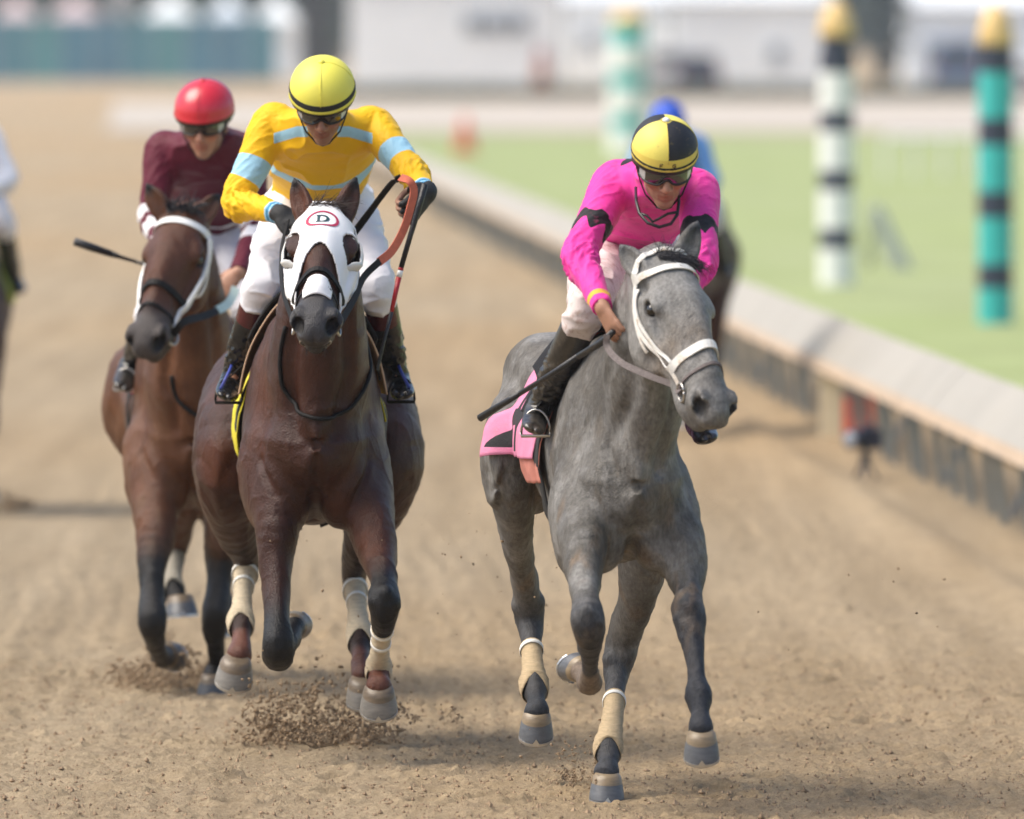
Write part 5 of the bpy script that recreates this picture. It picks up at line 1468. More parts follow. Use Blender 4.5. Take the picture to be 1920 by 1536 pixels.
# ridge of loose dirt thrown up along the rail
sS = np.arange(40, 110, .10); lS = np.linspace(-1.0, .35, 28)
SS, LL = np.meshgrid(sS, lS, indexing='ij')
rp = RD[None] * SS.ravel()[:, None] + RN[None] * (lat0 + LL.ravel())[:, None]
lf = LL.ravel()
hh = .03 * np.exp(-((lf + .0) / .20) ** 2) + .05 * np.exp(-((lf + .5) / .13) ** 2)
edge = sm(-1.0, -.72, lf) * sm(.35, .2, lf)
hh = (hh * (1 + .8 * fbm(rp * 1.6, 3)) + .02 * fbm(rp * 6, 3)) * edge - .05 * (1 - edge)
rp[:, 2] = hh
n1, n2 = SS.shape; ii = np.arange(n1 * n2).reshape(n1, n2)
struct(mk('dirt_ridge', rp, np.stack([ii[:-1, :-1], ii[:-1, 1:], ii[1:, 1:], ii[1:, :-1]], -1).reshape(-1, 4), SAND, base=(0, 0, 0)))

rail = thing('safety_rail', rail_pt(57, lat0, 0), 'long safety rail with pale sloping cover and grey posts along the inside of the track', 'rail')
COVER = M('rail_cover', (.37, .345, .30), rough=.55, var=.08, scale=1.2, bump=.15, bscale=20, var2=((.32, .28, .22), 1.4, .55, .2, .35))
FASC = M('rail_fascia', (.46, .35, .25), rough=.7, var=.15, scale=2)
POST = M('rail_post', (.26, .26, .23), rough=.6, var=.2, scale=3)
POST2 = M('rail_brace', (.36, .34, .31), rough=.6, var=.2, scale=3)
zf, zb = .50, .74
s = 44.0; k = 0
while s < 330:
    L = 3.0 if s < 120 else 12.0
    jig = .002 * math.sin(k * 2.3); m = MB()
    q = [rail_pt(s, fr0, zf + jig), rail_pt(s + L - .02, fr0, zf + jig), rail_pt(s + L - .02, bk0, zb + jig), rail_pt(s, bk0, zb + jig)]
    dn = V([0, 0, -.03])
    mid = [(q[0] + q[3]) / 2 + V([0, 0, .008]), (q[1] + q[2]) / 2 + V([0, 0, .008])]
    vs = [q[0], mid[0], q[3], q[0] + dn, q[3] + dn, q[1], mid[1], q[2], q[1] + dn, q[2] + dn]
    m.add(vs, [(0, 5, 6, 1), (1, 6, 7, 2), (3, 4, 9, 8), (2, 7, 9, 4), (0, 1, 2, 4, 3), (5, 8, 9, 7, 6)])
    m.build('cover_panel', COVER, rail)
    m = MB(); m.add([rail_pt(s, fr0 - .004, zf + .012), rail_pt(s + L - .02, fr0 - .004, zf + .012), rail_pt(s + L - .02, fr0 - .03, zf - .055), rail_pt(s, fr0 - .03, zf - .055),
                     rail_pt(s, fr0 + .02, zf - .034), rail_pt(s + L - .02, fr0 + .02, zf - .034), rail_pt(s + L - .02, fr0 + .01, zf - .06), rail_pt(s, fr0 + .01, zf - .06)],
                    [(0, 3, 2, 1), (4, 5, 6, 7), (0, 1, 5, 4), (3, 7, 6, 2), (0, 4, 7, 3), (1, 2, 6, 5)])
    m.build('fascia', FASC, rail)
    s += L; k += 1
m = MB(); m.box(V([0, 0, .23]), (.020, .022, .24), [RN + V([0, 0, .0]), RD, nrm(V([0, 0, 1.]) - RN * .12)])
p0 = m.build('post', POST, rail, base=(0, 0, 0)); p0.location = V(rail_pt(45, lat0, 0)) - V(rail.location)
m = MB(); m.box(V([0, 0, .24]), (.022, .026, .27), [RN, RD, nrm(V([0, 0, 1.]) + RN * .5)])
p1 = m.build('brace', POST2, rail, base=(0, 0, 0)); p1.location = V(rail_pt(45, lat0 + .25, 0)) - V(rail.location)
i = 1
for s in np.arange(46.2, 170, 1.2):
    o = p0.copy(); COL.objects.link(o); o.location = V(rail_pt(s, lat0 + .02 * math.sin(s * 3), 0)) - V(rail.location)
    if i % 4 == 0:
        o = p1.copy(); COL.objects.link(o); o.location = V(rail_pt(s + .1, lat0 + .25, 0)) - V(rail.location)
    i += 1
# cream post and red box at the gap in the rail
cp = G(1562, 828); cy = cp[1]
pb = thing('gap_post', cp, 'cream post under the rail beside the red box', 'post')
m = MB(); m.box(cp + V([0, 0, .19]), (.085, .06, .20), taper=.9); m.build('shaft', M('cream_paint', (.74, .61, .40), rough=.6, var=.08), pb)
m = MB(); m.box(cp + V([0, 0, .405]), (.10, .07, .015)); m.build('cap', M('cream_paint', (.66, .54, .36)), pb)
rp_ = G(1610, 838)
rb = thing('timing_box', rp_, 'orange red box with two panels under the rail', 'box')
RED = M('box_red', (.80, .11, .05), rough=.55, var=.1)
m = MB(); m.box(rp_ + V([0, .06, .18]), (.10, .04, .19)); m.build('back_board', POST, rb)
for dx in (-.052, .052):
    m = MB(); m.box(rp_ + V([dx, 0, .17]), (.045, .02, .145)); m.build('panel', RED, rb)
# remote camera on a small tripod
q = G(1622, 905)
rc = thing('remote_camera', q, 'dark remote camera on a mini tripod on the dirt in front of the rail', 'camera')
BK = M('camera_black', (.018, .02, .035), rough=.45, var=.15)
m = MB(); m.box(q + V([.02, 0, .25]), (.075, .055, .055)); m.box(q + V([.02, 0, .315]), (.035, .04, .02), taper=.7); m.build('camera_body', BK, rc)
m = MB(); m.lathe(q + V([-.02, -.05, .25]), [(.045, 0), (.05, .02), (.05, .10), (.055, .12), (.045, .125)], 16, (-.55, -.8, 0)); m.build('lens', BK, rc, smooth=True)
m = MB(); m.lathe(q + V([-.02, -.05, .25]) + nrm(V([-.55, -.8, 0])) * .124, [(.045, 0), (.04, .004)], 16, (-.55, -.8, 0)); m.build('lens_glass', M('lens_glass', (.3, .32, .36), rough=.1, var=0), rc, smooth=True)
m = MB(); m.lathe(q + V([0, 0, .13]), [(.03, 0), (.03, .03), (.018, .04), (.018, .075)], 12); m.build('head', BK, rc)
for t in (.4, 2.5, 4.6):
    m = MB(); m.tube([q + V([0, 0, .14]), q + V([.09 * math.cos(t), .09 * math.sin(t), .0])], [.014, .010], 6); m.build('leg', BK, rc)

# ------------------------------------------------------------------ striped course poles
def pole(base, h, r, bands, label, cap=(.72, .50, .20)):
    """bands: list of (length share, colour, radius factor) from the bottom"""
    root = thing('striped_pole', base, label, 'pole', 'striped course poles'); z = 0; tot = sum(b[0] for b in bands); hb = h - .38
    for i, (ln, col, rf) in enumerate(bands):
        L = hb * ln / tot; m = MB()
        m.lathe(base + V([0, 0, z]), [(r * rf, 0.001), (r * rf, L - .001)], 20)
        m.build('band', M('pole_%.2f_%.2f_%.2f' % col, col, rough=.5, var=.06), root); z += L
    m = MB(); m.lathe(base + V([0, 0, z]), [(r * 1.02, 0), (r * 1.05, .05), (r * .95, .16), (r * .72, .28), (r * .3, .36), (.005, .38)], 20)
    m.build('finial', M('pole_gold', cap, rough=.4, var=.08), root, smooth=True)
    return root
NV = (.035, .045, .075); WT = (.80, .82, .80); TL = (.045, .46, .44)
b1 = G(1568, 540); s1 = FPX / b1[1]
pole(b1, (540 - 0) / s1, .178, sum([[(76, WT, 1.), (37, NV, 1.)] for _ in range(4)], []) + [(20, WT, 1.), (30, NV, .85)][1:], 'white and navy striped pole standing on the turf')
b2 = G(1866, 613); s2 = FPX / b2[1]
pole(b2, (613 - 5) / s2, .155, [(70, TL, 1.), (44, NV, 1.)] + sum([[(84, TL, 1.), (48, NV, 1.)] for _ in range(3)], []), 'teal and navy striped pole on the turf at the right edge')
b3 = G(1178, 290); s3 = FPX / b3[1]
pole(b3, (290 - 15) / s3, .40, [(45, WT, 1.1), (28, TL, 1.), (48, WT, 1.1), (30, TL, 1.), (48, WT, 1.1), (36, TL, 1.)], 'distant teal and white striped pole left of the blue cap')
# cone, slanted stake, white rail on the turf
q = G(872, 288)
cn = thing('marker_cone', q, 'orange red marker cone beside the far track', 'cone')
m = MB(); m.box(q + V([0, 0, .03]), (.30, .30, .03)); m.build('base', M('cone_orange', (.75, .16, .08), rough=.5, var=.05), cn)
m = MB(); m.lathe(q + V([0, 0, .06]), [(.26, 0), (.12, .5), (.06, .78), (.05, .8)], 20); m.build('cone', M('cone_orange', (.75, .16, .08)), cn, smooth=True)
q0, q1 = G(1695, 510), P(1640, 392, G(1695, 510)[1])
st = thing('slanted_stake', q0, 'grey slanted stake on the turf between the two striped poles', 'stake')
m = MB(); m.tube([q0, q1], [.10, .08], 8); m.build('bar', M('stake_grey', (.42, .45, .42), rough=.6, var=.1), st)
m = MB(); m.tube([q1, q1 * V([1, 1, 0]) + V([0, 2.2, 0])], [.05, .05], 8); m.build('prop', M('stake_grey', (.42, .45, .42)), st)
wr = thing('turf_rail', G(1700, 335), 'low white plastic rail far across the turf', 'rail')
y_ = G(1700, 335)[1]; WPL = M('white_plastic', (.80, .80, .78), rough=.5, var=.04)
for i, px in enumerate(range(1660, 2100, 55)):
    g_ = G(px, 335); m = MB(); m.tube([g_, g_ + V([0, 0, .75])], .04, 8); m.build('post', WPL, wr)
    a_, b_2 = G(px, 335), G(px + 54, 335); m = MB(); m.tube([a_ + V([0, 0, .78]), b_2 + V([0, 0, .78])], .06, 8); m.build('top_rail', WPL, wr)

# ------------------------------------------------------------------ far buildings, tents, vehicles, trees
def bx(root, name, mat, x0, x1, z0, z1, Y, d=.3, off=0.):
    """a box given by photo pixels x0..x1 at distance Y, from height z0 to z1"""
    a = P(x0, 100, Y)[0]; b = P(x1, 100, Y)[0]
    m = MB(); m.box(V([(a + b) / 2, Y + off + d / 2, (z0 + z1) / 2]), ((b - a) / 2, d / 2, (z1 - z0) / 2)); return m.build(name, mat, root)
WALL = M('far_white', (.90, .93, .94), rough=.8, var=.05, scale=.4)
WALLB = M('far_paleblue', (.72, .78, .84), rough=.8, var=.05, scale=.4)
GLS = M('far_glass', (.17, .20, .24), rough=.15, var=.1, scale=.5)
ROOF = M('far_roof', (.78, .82, .86), rough=.7, var=.08, scale=.5)
def bld(label, x0, x1, Y, h, wall, wins, roofh=1.2, door=None):
    root = thing('white_building', V([P((x0 + x1) / 2, 100, Y)[0], Y, 0]), label, 'building', 'buildings on the far side')
    bx(root, 'wall', wall, x0, x1, 0, h, Y, 9.)
    a, b = P(x0 - 10, 100, Y)[0], P(x1 + 10, 100, Y)[0]
    m = MB(); m.add([(a, Y - .4, h), (b, Y - .4, h), (b, Y + 9.4, h), (a, Y + 9.4, h), (a, Y + 4.5, h + roofh), (b, Y + 4.5, h + roofh)], [(0, 1, 5, 4), (2, 3, 4, 5), (0, 4, 3), (1, 2, 5), (0, 3, 2, 1)])
    m.build('roof', ROOF, root)
    for (u0, u1, z0, z1) in wins:
        w = bx(root, 'window', WALLB, u0, u1, z0, z1, Y, .2, -.15)
        bx(w, 'pane', GLS, u0 + 3, u1 - 3, z0 + .08, z1 - .08, Y, .1, -.2).parent = w
        w.children[0].location = V(root.location) - V(root.location)
    if door: bx(root, 'door', GLS, door[0], door[1], 0, 2.3, Y, .15, -.12)
    return root
def bld_fix(root):
    pass
bld('long white building with a dark window band behind the yellow cap', 655, 1052, 560, 5.6, WALL, [(868, 908, 2.9, 3.9), (910, 950, 2.9, 3.9), (952, 992, 2.9, 3.9)], 1.4)
bld('pale blue roofed building behind the pink rider', 1060, 1250, 575, 4.6, WALL, [(1090, 1120, 2.0, 3.0)], 1.6)
bld('white building between the dark car and the white striped pole', 1262, 1548, 565, 4.6, WALL, [(1440, 1470, 1.4, 2.4)], 1.5)
bld('grey white building at the far right behind the teal pole', 1700, 1990, 600, 4.4, WALLB, [(1730, 1765, 1.5, 2.7)], 1.6)
def tent(label, x0, x1, Y, mat):
    root = thing('marquee_tent', V([P((x0 + x1) / 2, 100, Y)[0], Y, 0]), label, 'tent', 'tents on the far side')
    a, b = P(x0, 100, Y)[0], P(x1, 100, Y)[0]; c = (a + b) / 2
    m = MB(); m.add([(a, Y, 3.9), (b, Y, 3.9), (b, Y + 6, 3.9), (a, Y + 6, 3.9), (c, Y + 3, 5.4)], [(0, 1, 4), (1, 2, 4), (2, 3, 4), (3, 0, 4), (0, 3, 2, 1)]); m.build('canopy', mat, root)
    m = MB(); m.add([(a, Y - .02, 3.9), (b, Y - .02, 3.9), (b, Y - .02, 3.2), (a, Y - .02, 3.2)], [(0, 3, 2, 1)]); m.build('valance', mat, root)
    m = MB(); m.box(V([c, Y + 3, 1.9]), ((b - a) / 2 - .1, 2.6, 1.89)); m.build('side_wall', mat, root)
    for x in (a + .06, b - .06):
        for yy in (Y + .06, Y + 5.8):
            m = MB(); m.tube([(x, yy, 0), (x, yy, 3.9)], .06, 8); m.build('post', WPL, root)
for (x0, x1, lb, mt) in ((-20, 75, 'pinkish tent at the far left corner', M('tent_pink', (.60, .47, .47), rough=.8, var=.1)), (80, 195, 'second pinkish tent from the left corner', M('tent_pink', (.60, .47, .47))), (258, 375, 'white tent left of the red cap', WALL), (380, 470, 'white tent above the red cap', WALLB), (475, 560, 'white tent left of the dark cypress', WALL)):
    tent(lb, x0, x1, 740, mt)
# banner fence
fc = thing('banner_fence', G(250, 158), 'teal and blue banner fence across the far end of the track', 'fence')
Yb = G(250, 158)[1]
for i, px in enumerate(range(-60, 520, 58)):
    cl = [(.06, .19, .27), (.055, .21, .26), (.065, .25, .27), (.055, .20, .28)][i % 4]
    bx(fc, 'banner', M('banner_%d' % (i % 4), cl, rough=.7, var=.12, scale=.5), px, px + 56, .15, 3.9, Yb, .06)
    bx(fc, 'post', M('fence_post', (.5, .52, .52), rough=.5), px - 1.4, px + 1.4, 0, 4.0, Yb, .08, -.1)
lp = thing('light_mast', V([P(225, 100, 720)[0], 720, 0]), 'pale square mast between the pink and white tents', 'mast')
bx(lp, 'shaft', M('mast_grey', (.55, .55, .57), rough=.5), 212, 238, 0, 9, 720, .7)
# trees
LEAF = M('leaf_dark', (.035, .075, .045), rough=.7, var=.35, scale=1.5)
LEAF2 = M('leaf_teal', (.05, .11, .085), rough=.7, var=.35, scale=1.5)
BARK = M('bark', (.07, .05, .04), rough=.9, var=.3)
def tree(label, px, Y, h, w, mat, name='tree', seed=0, n=900, low=.15, shape=1.):
    rg = np.random.default_rng(seed); b = V([P(px, 100, Y)[0], Y, 0])
    root = thing(name, b, label, 'tree', 'trees on the far side')
    m = MB(); m.tube([b, b + V([.1, 0, h * .4]), b + V([0, 0, h * .8])], [w * .10, w * .07, w * .02], 8)
    for k in range(5):
        t = rg.uniform(0, 6.28); m.tube([b + V([0, 0, h * (.3 + .1 * k)]), b + V([math.cos(t) * w * .35, math.sin(t) * w * .35, h * (.42 + .1 * k)])], [w * .04, w * .01], 6)
    m.build('trunk', BARK, root)
    u = rg.normal(size=(n, 3)); u = nrm(u) * (rg.uniform(size=(n, 1)) ** .4)
    zz = u[:, 2] * .5 + .5
    rad = (w / 2) * (np.sin(np.clip(zz * .92 + .08, 0, 1) * math.pi) ** .6 if shape < 1.5 else (1.05 - zz))
    lump = 1 + .25 * np.sin(u[:, 0] * 7 + seed) * np.cos(u[:, 1] * 6)
    c = np.stack([u[:, 0] * rad * lump, u[:, 1] * rad * lump, h * (low + (1 - low) * zz)], 1) + b
    sz = w * .075 * rg.uniform(.6, 1.4, (n, 1)); a1 = nrm(rg.normal(size=(n, 3))) * sz; a2 = nrm(np.cross(a1, rg.normal(size=(n, 3)))) * sz * .7
    v = np.stack([c - a1, c + a2 * .8, c + a1, c - a2 * .8], 1).reshape(-1, 3)
    mk('crown', v, np.arange(4 * n).reshape(n, 4), mat, root, smooth=False)
pos = ['behind the pinkish tents', 'behind the light mast', 'behind the white tents', 'left of the cypress', 'behind the long white building', 'above the dark window band', 'behind the pink rider', 'above the distant teal pole', 'behind the dark car', 'behind the white building', 'right of the dark fir', 'behind the teal pole', 'in the far right corner']
for k, px in enumerate(range(-40, 2000, 160)):
    tree('broad dark green tree ' + pos[k], px, 800 + 25 * (k % 3), 11 + 2 * (k % 2), 8.5, LEAF2 if k % 2 else LEAF, seed=k, low=.0)
tree('slim dark cypress between the white tents and the long white building', 590, 600, 7.5, 1.9, M('leaf_cypress', (.035, .035, .045), rough=.7, var=.3), 'cypress_tree', 31, 700, .02)
tree('dark blue green fir between the two striped poles', 1660, 545, 8.0, 2.6, M('leaf_fir', (.04, .075, .085), rough=.7, var=.3), 'fir_tree', 32, 900, .02)
# clipped hedge
Yh = 505
hx0, hx1 = P(640, 100, Yh)[0], P(2000, 100, Yh)[0]; n1, n2 = 220, 9
prof = [(0, 0), (0, .2), (-.05, .4), (0, .55), (.25, .62), (.5, .62), (.75, .55), (.8, .3), (.78, 0)]
hv = V([[hx0 + (hx1 - hx0) * i / (n1 - 1), Yh + y, z] for i in range(n1) for y, z in prof]); hv[:, 1:] += (np.stack([fbm(hv * 2.5, 2), np.maximum(fbm(hv * 2.1 + 7, 2), -.3)], 1) * .10) * (hv[:, 2:3] > .05)
ids = np.arange(n1 * n2).reshape(n1, n2)
hd = mk('hedge', hv, np.stack([ids[:-1, :-1], ids[1:, :-1], ids[1:, 1:], ids[:-1, 1:]], -1).reshape(-1, 4), M('hedge_leaf', (.10, .115, .085), rough=.85, var=.4, scale=3, bump=.8, bscale=12), base=V([(hx0 + hx1) / 2, Yh, 0]))
tag(hd, 'low clipped hedge in front of the far buildings', 'hedge')
# vehicles seen end on
def car(label, px, Y, col, w=1.9, h=1.75, van=False):
    c = V([P(px, 100, Y)[0], Y, 0]); root = thing('parked_car', c, label, 'car', 'vehicles parked on the far side')
    B = M('paint_%.2f_%.2f' % (col[0], col[2]), col, rough=.25, var=.04, coat=.4); T = M('tyre', (.02, .02, .02), rough=.8); GL = M('car_glass', (.02, .025, .03), rough=.08, var=0)
    hw = w / 2; zb = .35; zm = h * .55; prof = [(-hw, zb), (-hw * 1.02, zm * .8), (-hw * .97, zm), (-hw * (.9 if van else .78), h * .96), (-hw * .7, h), (hw * .7, h), (hw * (.9 if van else .78), h * .96), (hw * .97, zm), (hw * 1.02, zm * .8), (hw, zb)]
    n = len(prof); vs = []
    for y, s_, top in ((0, .97, .92), (.15, 1, 1), (3.0, 1, 1), (4.5, .97, .62)):
        for x, z in prof: vs.append(c + V([x * s_, y, zb + (z - zb) * (top if z > zm else 1)]))
    fs = [(i * n + k, i * n + (k + 1) % n, (i + 1) * n + (k + 1) % n, (i + 1) * n + k) for i in range(3) for k in range(n)] + [tuple(range(n))[::-1], tuple(3 * n + k for k in range(n))]
    mk('body', V(vs), fs, B, root, smooth=False)
    m = MB(); m.box(c + V([0, -.01, zm + (h - zm) * .42]), (hw * .74, .02, (h - zm) * .30)); m.build('rear_window', GL, root)
    m = MB(); m.box(c + V([0, -.05, zb + .12]), (hw * .98, .08, .10)); m.build('bumper', M('bumper', (.05, .05, .06), rough=.5), root)
    for sx in (-1, 1):
        m = MB(); m.box(c + V([sx * hw * .84, -.02, zm * .9]), (.09, .03, .14)); m.build('tail_light', M('tail_red', (.45, .02, .02), rough=.3), root)
        for yy in (.75, 3.6):
            m = MB(); m.lathe(c + V([sx * hw * .88 - .11, yy, .34]), [(.2, 0), (.33, .01), (.34, .04), (.34, .18), (.33, .21), (.2, .22)], 18, (1, 0, 0)); m.build('wheel', T, root, smooth=True)
car('dark navy car parked right of the blue cap', 1310, 530, (.03, .045, .10), 2.1, 1.9)
car('white van parked left of the dark navy car', 1252, 540, (.70, .71, .72), 2.0, 2.3, True)
car('blue van parked between the white and teal striped poles', 1795, 525, (.10, .16, .28), 2.3, 2.6, True)
car('white car at the right edge behind the teal pole', 1905, 470, (.75, .75, .74), 1.9, 1.7)

# ================================================================== the other horses and riders, farther off
def simple_horse(label, px0, Y0, yaw, coat, mat, h=.02, dz=0., group='racehorses galloping up the track', stand=False):
    X0 = P(px0, 800, Y0)[0]; cs, sn = math.cos(math.radians(yaw)), math.sin(math.radians(yaw))
    fr = lambda b, l, z: V([X0 + l * cs - b * sn, Y0 + l * sn + b * cs, z + dz])
    w = lambda b, l, z, a, q=None: (*fr(b, l, z), a, q or a)
    if stand:
        fl = lambda s: [w(.30, s * .16, 1.0, .10, .15), w(.28, s * .17, .80, .078, .10), w(.27, s * .17, .62, .05), w(.26, s * .17, .46, .053), w(.27, s * .17, .30, .03), w(.28, s * .17, .16, .04), w(.25, s * .17, .09, .04)]
        hl = lambda s: [w(1.45, s * .15, 1.12, .16, .25), w(1.42, s * .16, .82, .09, .13), w(1.56, s * .15, .56, .055, .07), w(1.58, s * .15, .45, .04), w(1.54, s * .15, .28, .03), w(1.52, s * .15, .15, .042), w(1.48, s * .15, .09, .04)]
        L = [(fl(-1), (.24, -.17)), (fl(1), (.24, .17)), (hl(-1), (1.46, -.15)), (hl(1), (1.46, .15))]; hz = .075
    else:
        f1 = [w(.30, .16, 1.0, .10, .15), w(.18, .17, .82, .078, .1), w(.05, .17, .62, .05), w(-.05, .17, .50, .053), w(-.12, .16, .34, .03), w(-.16, .16, .22, .042), w(-.20, .16, .15, .04)]
        f2 = [w(.30, -.16, 1.0, .10, .15), w(.20, -.17, .82, .078, .1), w(.10, -.17, .62, .05), w(.02, -.17, .52, .055), w(.22, -.17, .44, .03), w(.34, -.16, .42, .042), w(.40, -.16, .46, .04)]
        h1 = [w(1.45, .15, 1.12, .16, .25), w(1.30, .16, .84, .09, .13), w(1.36, .15, .58, .055, .07), w(1.34, .15, .46, .04), w(1.18, .15, .30, .03), w(1.10, .15, .16, .042), w(1.05, .15, .10, .04)]
        h2 = [w(1.45, -.15, 1.12, .16, .25), w(1.42, -.16, .84, .09, .13), w(1.62, -.15, .60, .055, .07), w(1.62, -.15, .48, .04), w(1.56, -.15, .30, .03), w(1.54, -.15, .18, .042), w(1.50, -.15, .12, .04)]
        L = [(f1, None), (f2, None), (h1, None), (h2, None)]
    legs = []
    for n, _ in L:
        q = V(n[-1][:3]); legs.append(dict(n=n, dark=3, hoof=dict(c=q, d=nrm(q - V(n[-2][:3])) * .6 + V([0, 0, -.5]), f=(0, -1, -.2), r=.047)))
    return build_horse(dict(label=label, group=group, px0=px0, Y0=Y0, yaw=yaw, mat=mat, h=h, dz=dz, poll=fr(-.28, .02, 1.78), nose=fr(-.62, .03, 1.30), face=(0, -.8, .6), hs=1.,
        ears=(fr(-.26, -.07, 1.93), fr(-.26, .10, 1.93)),
        neck=[(fr(.45, 0, 1.25), .19, .29), (fr(.22, 0, 1.36), .175, .255), (fr(.05, 0, 1.46), .15, .21), (fr(-.08, .01, 1.58), .125, .18), (fr(-.20, .02, 1.68), .10, .14)],
        coat=coat, points=(.015, .013, .013), muzzle=(.04, .035, .03), hoofm=('hoof_dark', (.07, .075, .085)), wrapm=('wrap_tan', (.5, .38, .23)), legs=legs))
def plain(k): return {}
def simple_rider(label, H, jersey, breeches, helmet, boot, h=.012, lean=0., upright=False, group='riders in coloured silks', z=0.):
    fr = lambda b, l, zz: H.fr(b, l + lean * (zz - 1.5), zz + z)
    if upright:
        T = [(.80, 1.58, .16, .11), (.80, 1.72, .16, .11), (.78, 1.90, .18, .12), (.76, 2.06, .15, .1), (.76, 2.10, .08, .08)]
        sh, el, wr = [(.77, s * .18, 2.02) for s in (-1, 1)], [(.72, s * .24, 1.78) for s in (-1, 1)], [(.52, s * .10, 1.70) for s in (-1, 1)]
        hip, kn, an, toe = [(.80, s * .12, 1.56) for s in (-1, 1)], [(.50, s * .32, 1.30) for s in (-1, 1)], [(.62, s * .36, .92) for s in (-1, 1)], [(.48, s * .40, .88) for s in (-1, 1)]
        hd = (.72, 0, 2.24); look = (0, -1, -.1)
    else:
        T = [(.95, 1.82, .16, .11), (.85, 1.86, .16, .11), (.65, 1.95, .18, .12), (.50, 2.02, .15, .1), (.42, 2.05, .08, .08)]
        sh, el, wr = [(.50, s * .17, 2.0) for s in (-1, 1)], [(.36, s * .27, 1.78) for s in (-1, 1)], [(.12, s * .10, 1.68) for s in (-1, 1)]
        hip, kn, an, toe = [(.95, s * .10, 1.78) for s in (-1, 1)], [(.52, s * .24, 1.55) for s in (-1, 1)], [(.78, s * .31, 1.22) for s in (-1, 1)], [(.62, s * .34, 1.18) for s in (-1, 1)]
        hd = (.28, 0, 2.12); look = (0, -.9, -.4)
    g = lambda L: [fr(*q) for q in L]
    return build_rider(dict(label=label, group=group, base=H.fr(.8, 0, 1.5), head=fr(*hd), look=look, h=h, hands=(((.2, -.8, -.5), (.7, .2, -.4)), ((-.2, -.8, -.5), (-.7, .2, -.4))),
        j=dict(torso=[(fr(b, 0, zz), a, q) for b, zz, a, q in T], sh=g(sh), el=g(el), wr=g(wr), hip=g(hip), kn=g(kn), an=g(an), toe=g(toe), band=.1),
        pattern=plain, jersey=jersey, breeches=breeches, boot=boot, helmet=helmet, lens=LENS))
HB = simple_horse('dark brown racehorse half hidden behind the pink rider, running by the rail', 1240, 72, -9, (.055, .022, .014), 'coat_dark', .02)
simple_rider('rider in a blue jacket and blue cap, half hidden behind the pink rider', HB, M('silk_blue', (.10, .26, .55), rough=.5, var=.08), WHITEB, M('cap_blue', (.02, .09, .55), rough=.5, var=.05), BOOT, lean=.0, z=-.16)
HL = simple_horse('brown racehorse cut by the left edge of the picture', -80, 60.2, 3, (.07, .028, .016), 'coat_leftmost', .016)
simple_rider('rider in white silks cut by the left edge of the picture', HL, M('silk_white', (.78, .78, .82), rough=.5, var=.04), WHITEB, M('cap_white', (.8, .8, .8), rough=.5), BOOT, h=.01)
cloth('saddle_cloth', HL, 'olive yellow saddle cloth on the horse at the left edge', M('cloth_olive', (.38, .42, .06), rough=.8, var=.1), .5, 1.15, -100, 100, .02)
HO = simple_horse('chestnut pony standing before the long white building', 1018, 470, 4, (.34, .14, .075), 'coat_chestnut', .05, group='ponies on the far side', stand=True)
simple_rider('outrider in a dark red coat on the chestnut pony', HO, M('coat_red', (.34, .05, .075), rough=.7, var=.08), M('breeches_buff', (.55, .36, .30), rough=.7), M('cap_dark', (.05, .03, .05), rough=.5), BOOT, h=.03, upright=True, group='riders on the far side')

# ================================================================== flying dirt
ICO = []
_t = (1 + 5 ** .5) / 2
for a in ((-1, _t, 0), (1, _t, 0), (-1, -_t, 0), (1, -_t, 0), (0, -1, _t), (0, 1, _t), (0, -1, -_t), (0, 1, -_t), (_t, 0, -1), (_t, 0, 1), (-_t, 0, -1), (-_t, 0, 1)): ICO.append(nrm(a))
ICO = V(ICO)
ICF = V([(0, 11, 5), (0, 5, 1), (0, 1, 7), (0, 7, 10), (0, 10, 11), (1, 5, 9), (5, 11, 4), (11, 10, 2), (10, 7, 6), (7, 1, 8), (3, 9, 4), (3, 4, 2), (3, 2, 6), (3, 6, 8), (3, 8, 9), (4, 9, 5), (2, 4, 11), (6, 2, 10), (8, 6, 7), (9, 8, 1)])
OCT = V([(1, 0, 0), (-1, 0, 0), (0, 1, 0), (0, -1, 0), (0, 0, 1), (0, 0, -1)], float); OCF = V([(0, 2, 4), (2, 1, 4), (1, 3, 4), (3, 0, 4), (2, 0, 5), (1, 2, 5), (3, 1, 5), (0, 3, 5)])
DIRT = M('flying_dirt', (.33, .24, .155), rough=.95, var=.4, scale=40, bump=.8, bscale=200, spec=.1)
def clods(name, c, r, label, seed, mat=DIRT):
    rg = np.random.default_rng(seed); n = len(c)
    ICO, ICF = (OCT, OCF) if n > 9000 else (globals()['ICO'], globals()['ICF'])
    K = len(ICO); J = 1 + rg.normal(0, .22, (n, K, 1)); sq = rg.uniform(.6, 1.2, (n, 1, 3))
    v = (c[:, None, :] + ICO[None] * J * sq * r[:, None, None]).reshape(-1, 3)
    f = (ICF[None] + K * np.arange(n)[:, None, None]).reshape(-1, 3)
    o = mk(name, v, f, mat, base=c.mean(0) * V([1, 1, 0]), smooth=False)
    return stuff(o, label, 'dirt')
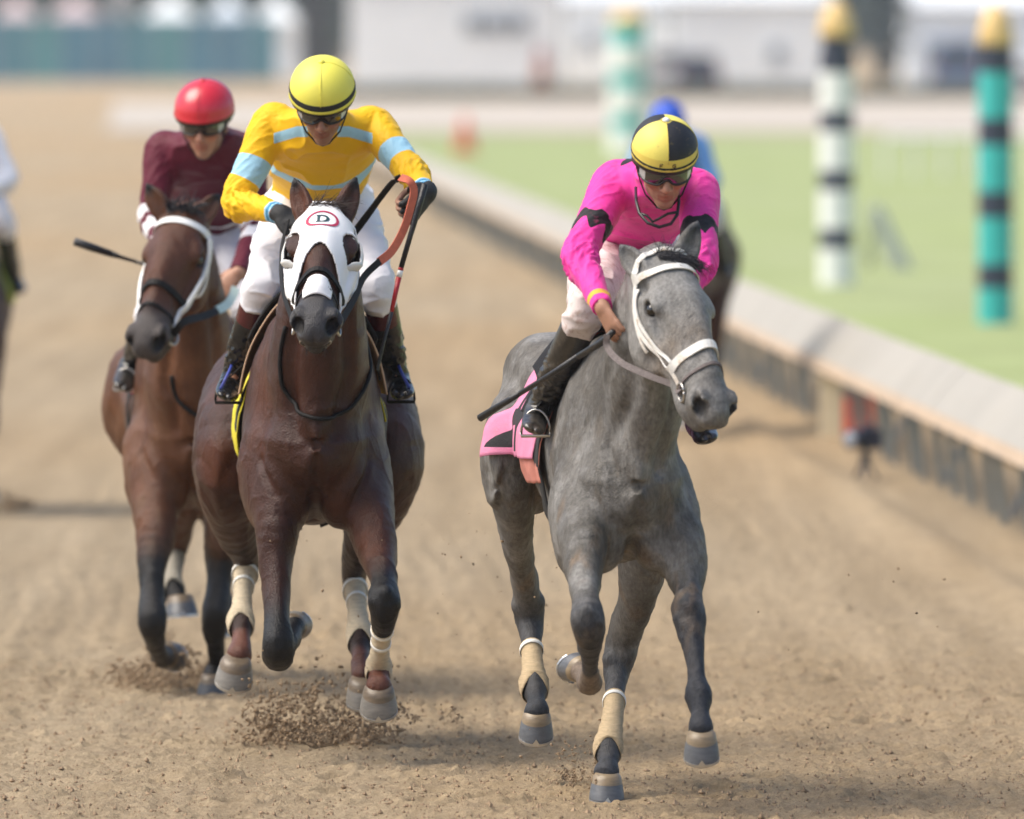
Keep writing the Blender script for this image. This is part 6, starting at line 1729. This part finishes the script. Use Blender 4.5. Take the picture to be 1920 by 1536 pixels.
def spray(px, py, wx, wy, Y, dY, n, seed, label, rs=(.002, .010), up=.5, lumps=26):
    rg = np.random.default_rng(seed)
    # fans of grains thrown off in jets
    # clumps flung along jets, with finer grains trailing between them
    nc = max(12, n // 45); k = rg.integers(0, nc, n)
    jx = rg.uniform(-1, 1, nc); t = rg.uniform(0, 1, nc) ** .75; jet = rg.uniform(.2, 1., nc)
    cx = jx * (.45 + .55 * t); cz = jet * t * (1.3 - .45 * np.abs(jx)) * (1 - .25 * t); cd = rg.normal(0, 1, nc)
    sp = rg.uniform(.03, .14, nc)[k] * (1 + 1.5 * (rg.uniform(0, 1, n) < .18))
    x = px + wx * (cx[k] + rg.normal(0, 1, n) * sp)
    y = py - wy * np.abs(cz[k] + rg.normal(0, 1, n) * sp * .8)
    Yq = Y + cd[k] * dY + rg.normal(0, dY * .35, n)
    c = V([P(a, b, q) for a, b, q in zip(x, y, Yq)])
    c[:, 2] = np.maximum(c[:, 2], .004)
    r = rs[0] * .7 + (rs[1] - rs[0]) * rg.uniform(0, 1, n) ** 4.0
    return clods('dirt_spray', c, r, label, seed)
spray(600, 1410, 165, 170, 40.7, .25, 6500, 1, 'burst of dark dirt thrown up under the bay horse', (.0022, .011))
spray(330, 1318, 120, 145, 44.2, .25, 4600, 2, 'cloud of dirt kicked up under the brown horse', (.003, .012))
spray(1105, 1478, 70, 120, 37.9, .2, 900, 3, 'small puff of dirt by the grey horse\'s planted hoof', (.0018, .007))
spray(815, 1365, 60, 55, 41.3, .2, 260, 4, 'scatter of dirt behind the bay horse\'s right hooves', (.002, .007))
spray(15, 965, 50, 60, 61.5, .2, 900, 5, 'dust kicked up by the horse at the left edge', (.004, .014))
rg = np.random.default_rng(11); n = 240
Yq = rg.uniform(37.5, 42, n); c = V([P(a, b, q) for a, b, q in zip(np.r_[rg.uniform(820, 1120, 150), rg.uniform(420, 900, 60), rg.uniform(1350, 1800, 30)], rg.uniform(960, 1440, n), Yq)])
c[:, 2] = np.maximum(c[:, 2], .01)
clods('airborne_grit', c, .0014 + .0055 * rg.uniform(0, 1, n) ** 3, 'grit hanging in the air around the legs of the horses', 12)
# loose clods lying on the surface
n = 26000
Yq = 36.2 + 10 * rg.uniform(0, 1, n) ** 1.5; X = rg.uniform(-2.2, 2.4, n)
c = np.stack([X, Yq, np.zeros(n)], 1); c[:, 2] = ground_z(c) + .001
clods('loose_clods', c, .0022 + .009 * rg.uniform(0, 1, n) ** 5, 'loose crumbs of sandy dirt lying on the track', 13, M('loose_dirt', (.30, .215, .14), rough=.95, var=.35, scale=30, spec=.1))

# ================================================================== haze between here and the far side
m = MB(); m.box(V([0, 450, 9.]), (700, 470, 10.6))
hz = bpy.data.materials.new('haze_air'); hz.use_nodes = True
nt = hz.node_tree; nt.nodes.remove(nt.nodes['Principled BSDF'])
pv = nt.nodes.new('ShaderNodeVolumePrincipled'); pv.inputs['Color'].default_value = (.92, .95, 1, 1); pv.inputs['Density'].default_value = .0002
nt.links.new(pv.outputs[0], nt.nodes['Material Output'].inputs['Volume'])
hzo = m.build('haze', hz, base=(0, 450, 0))
hzo['kind'] = 'stuff'
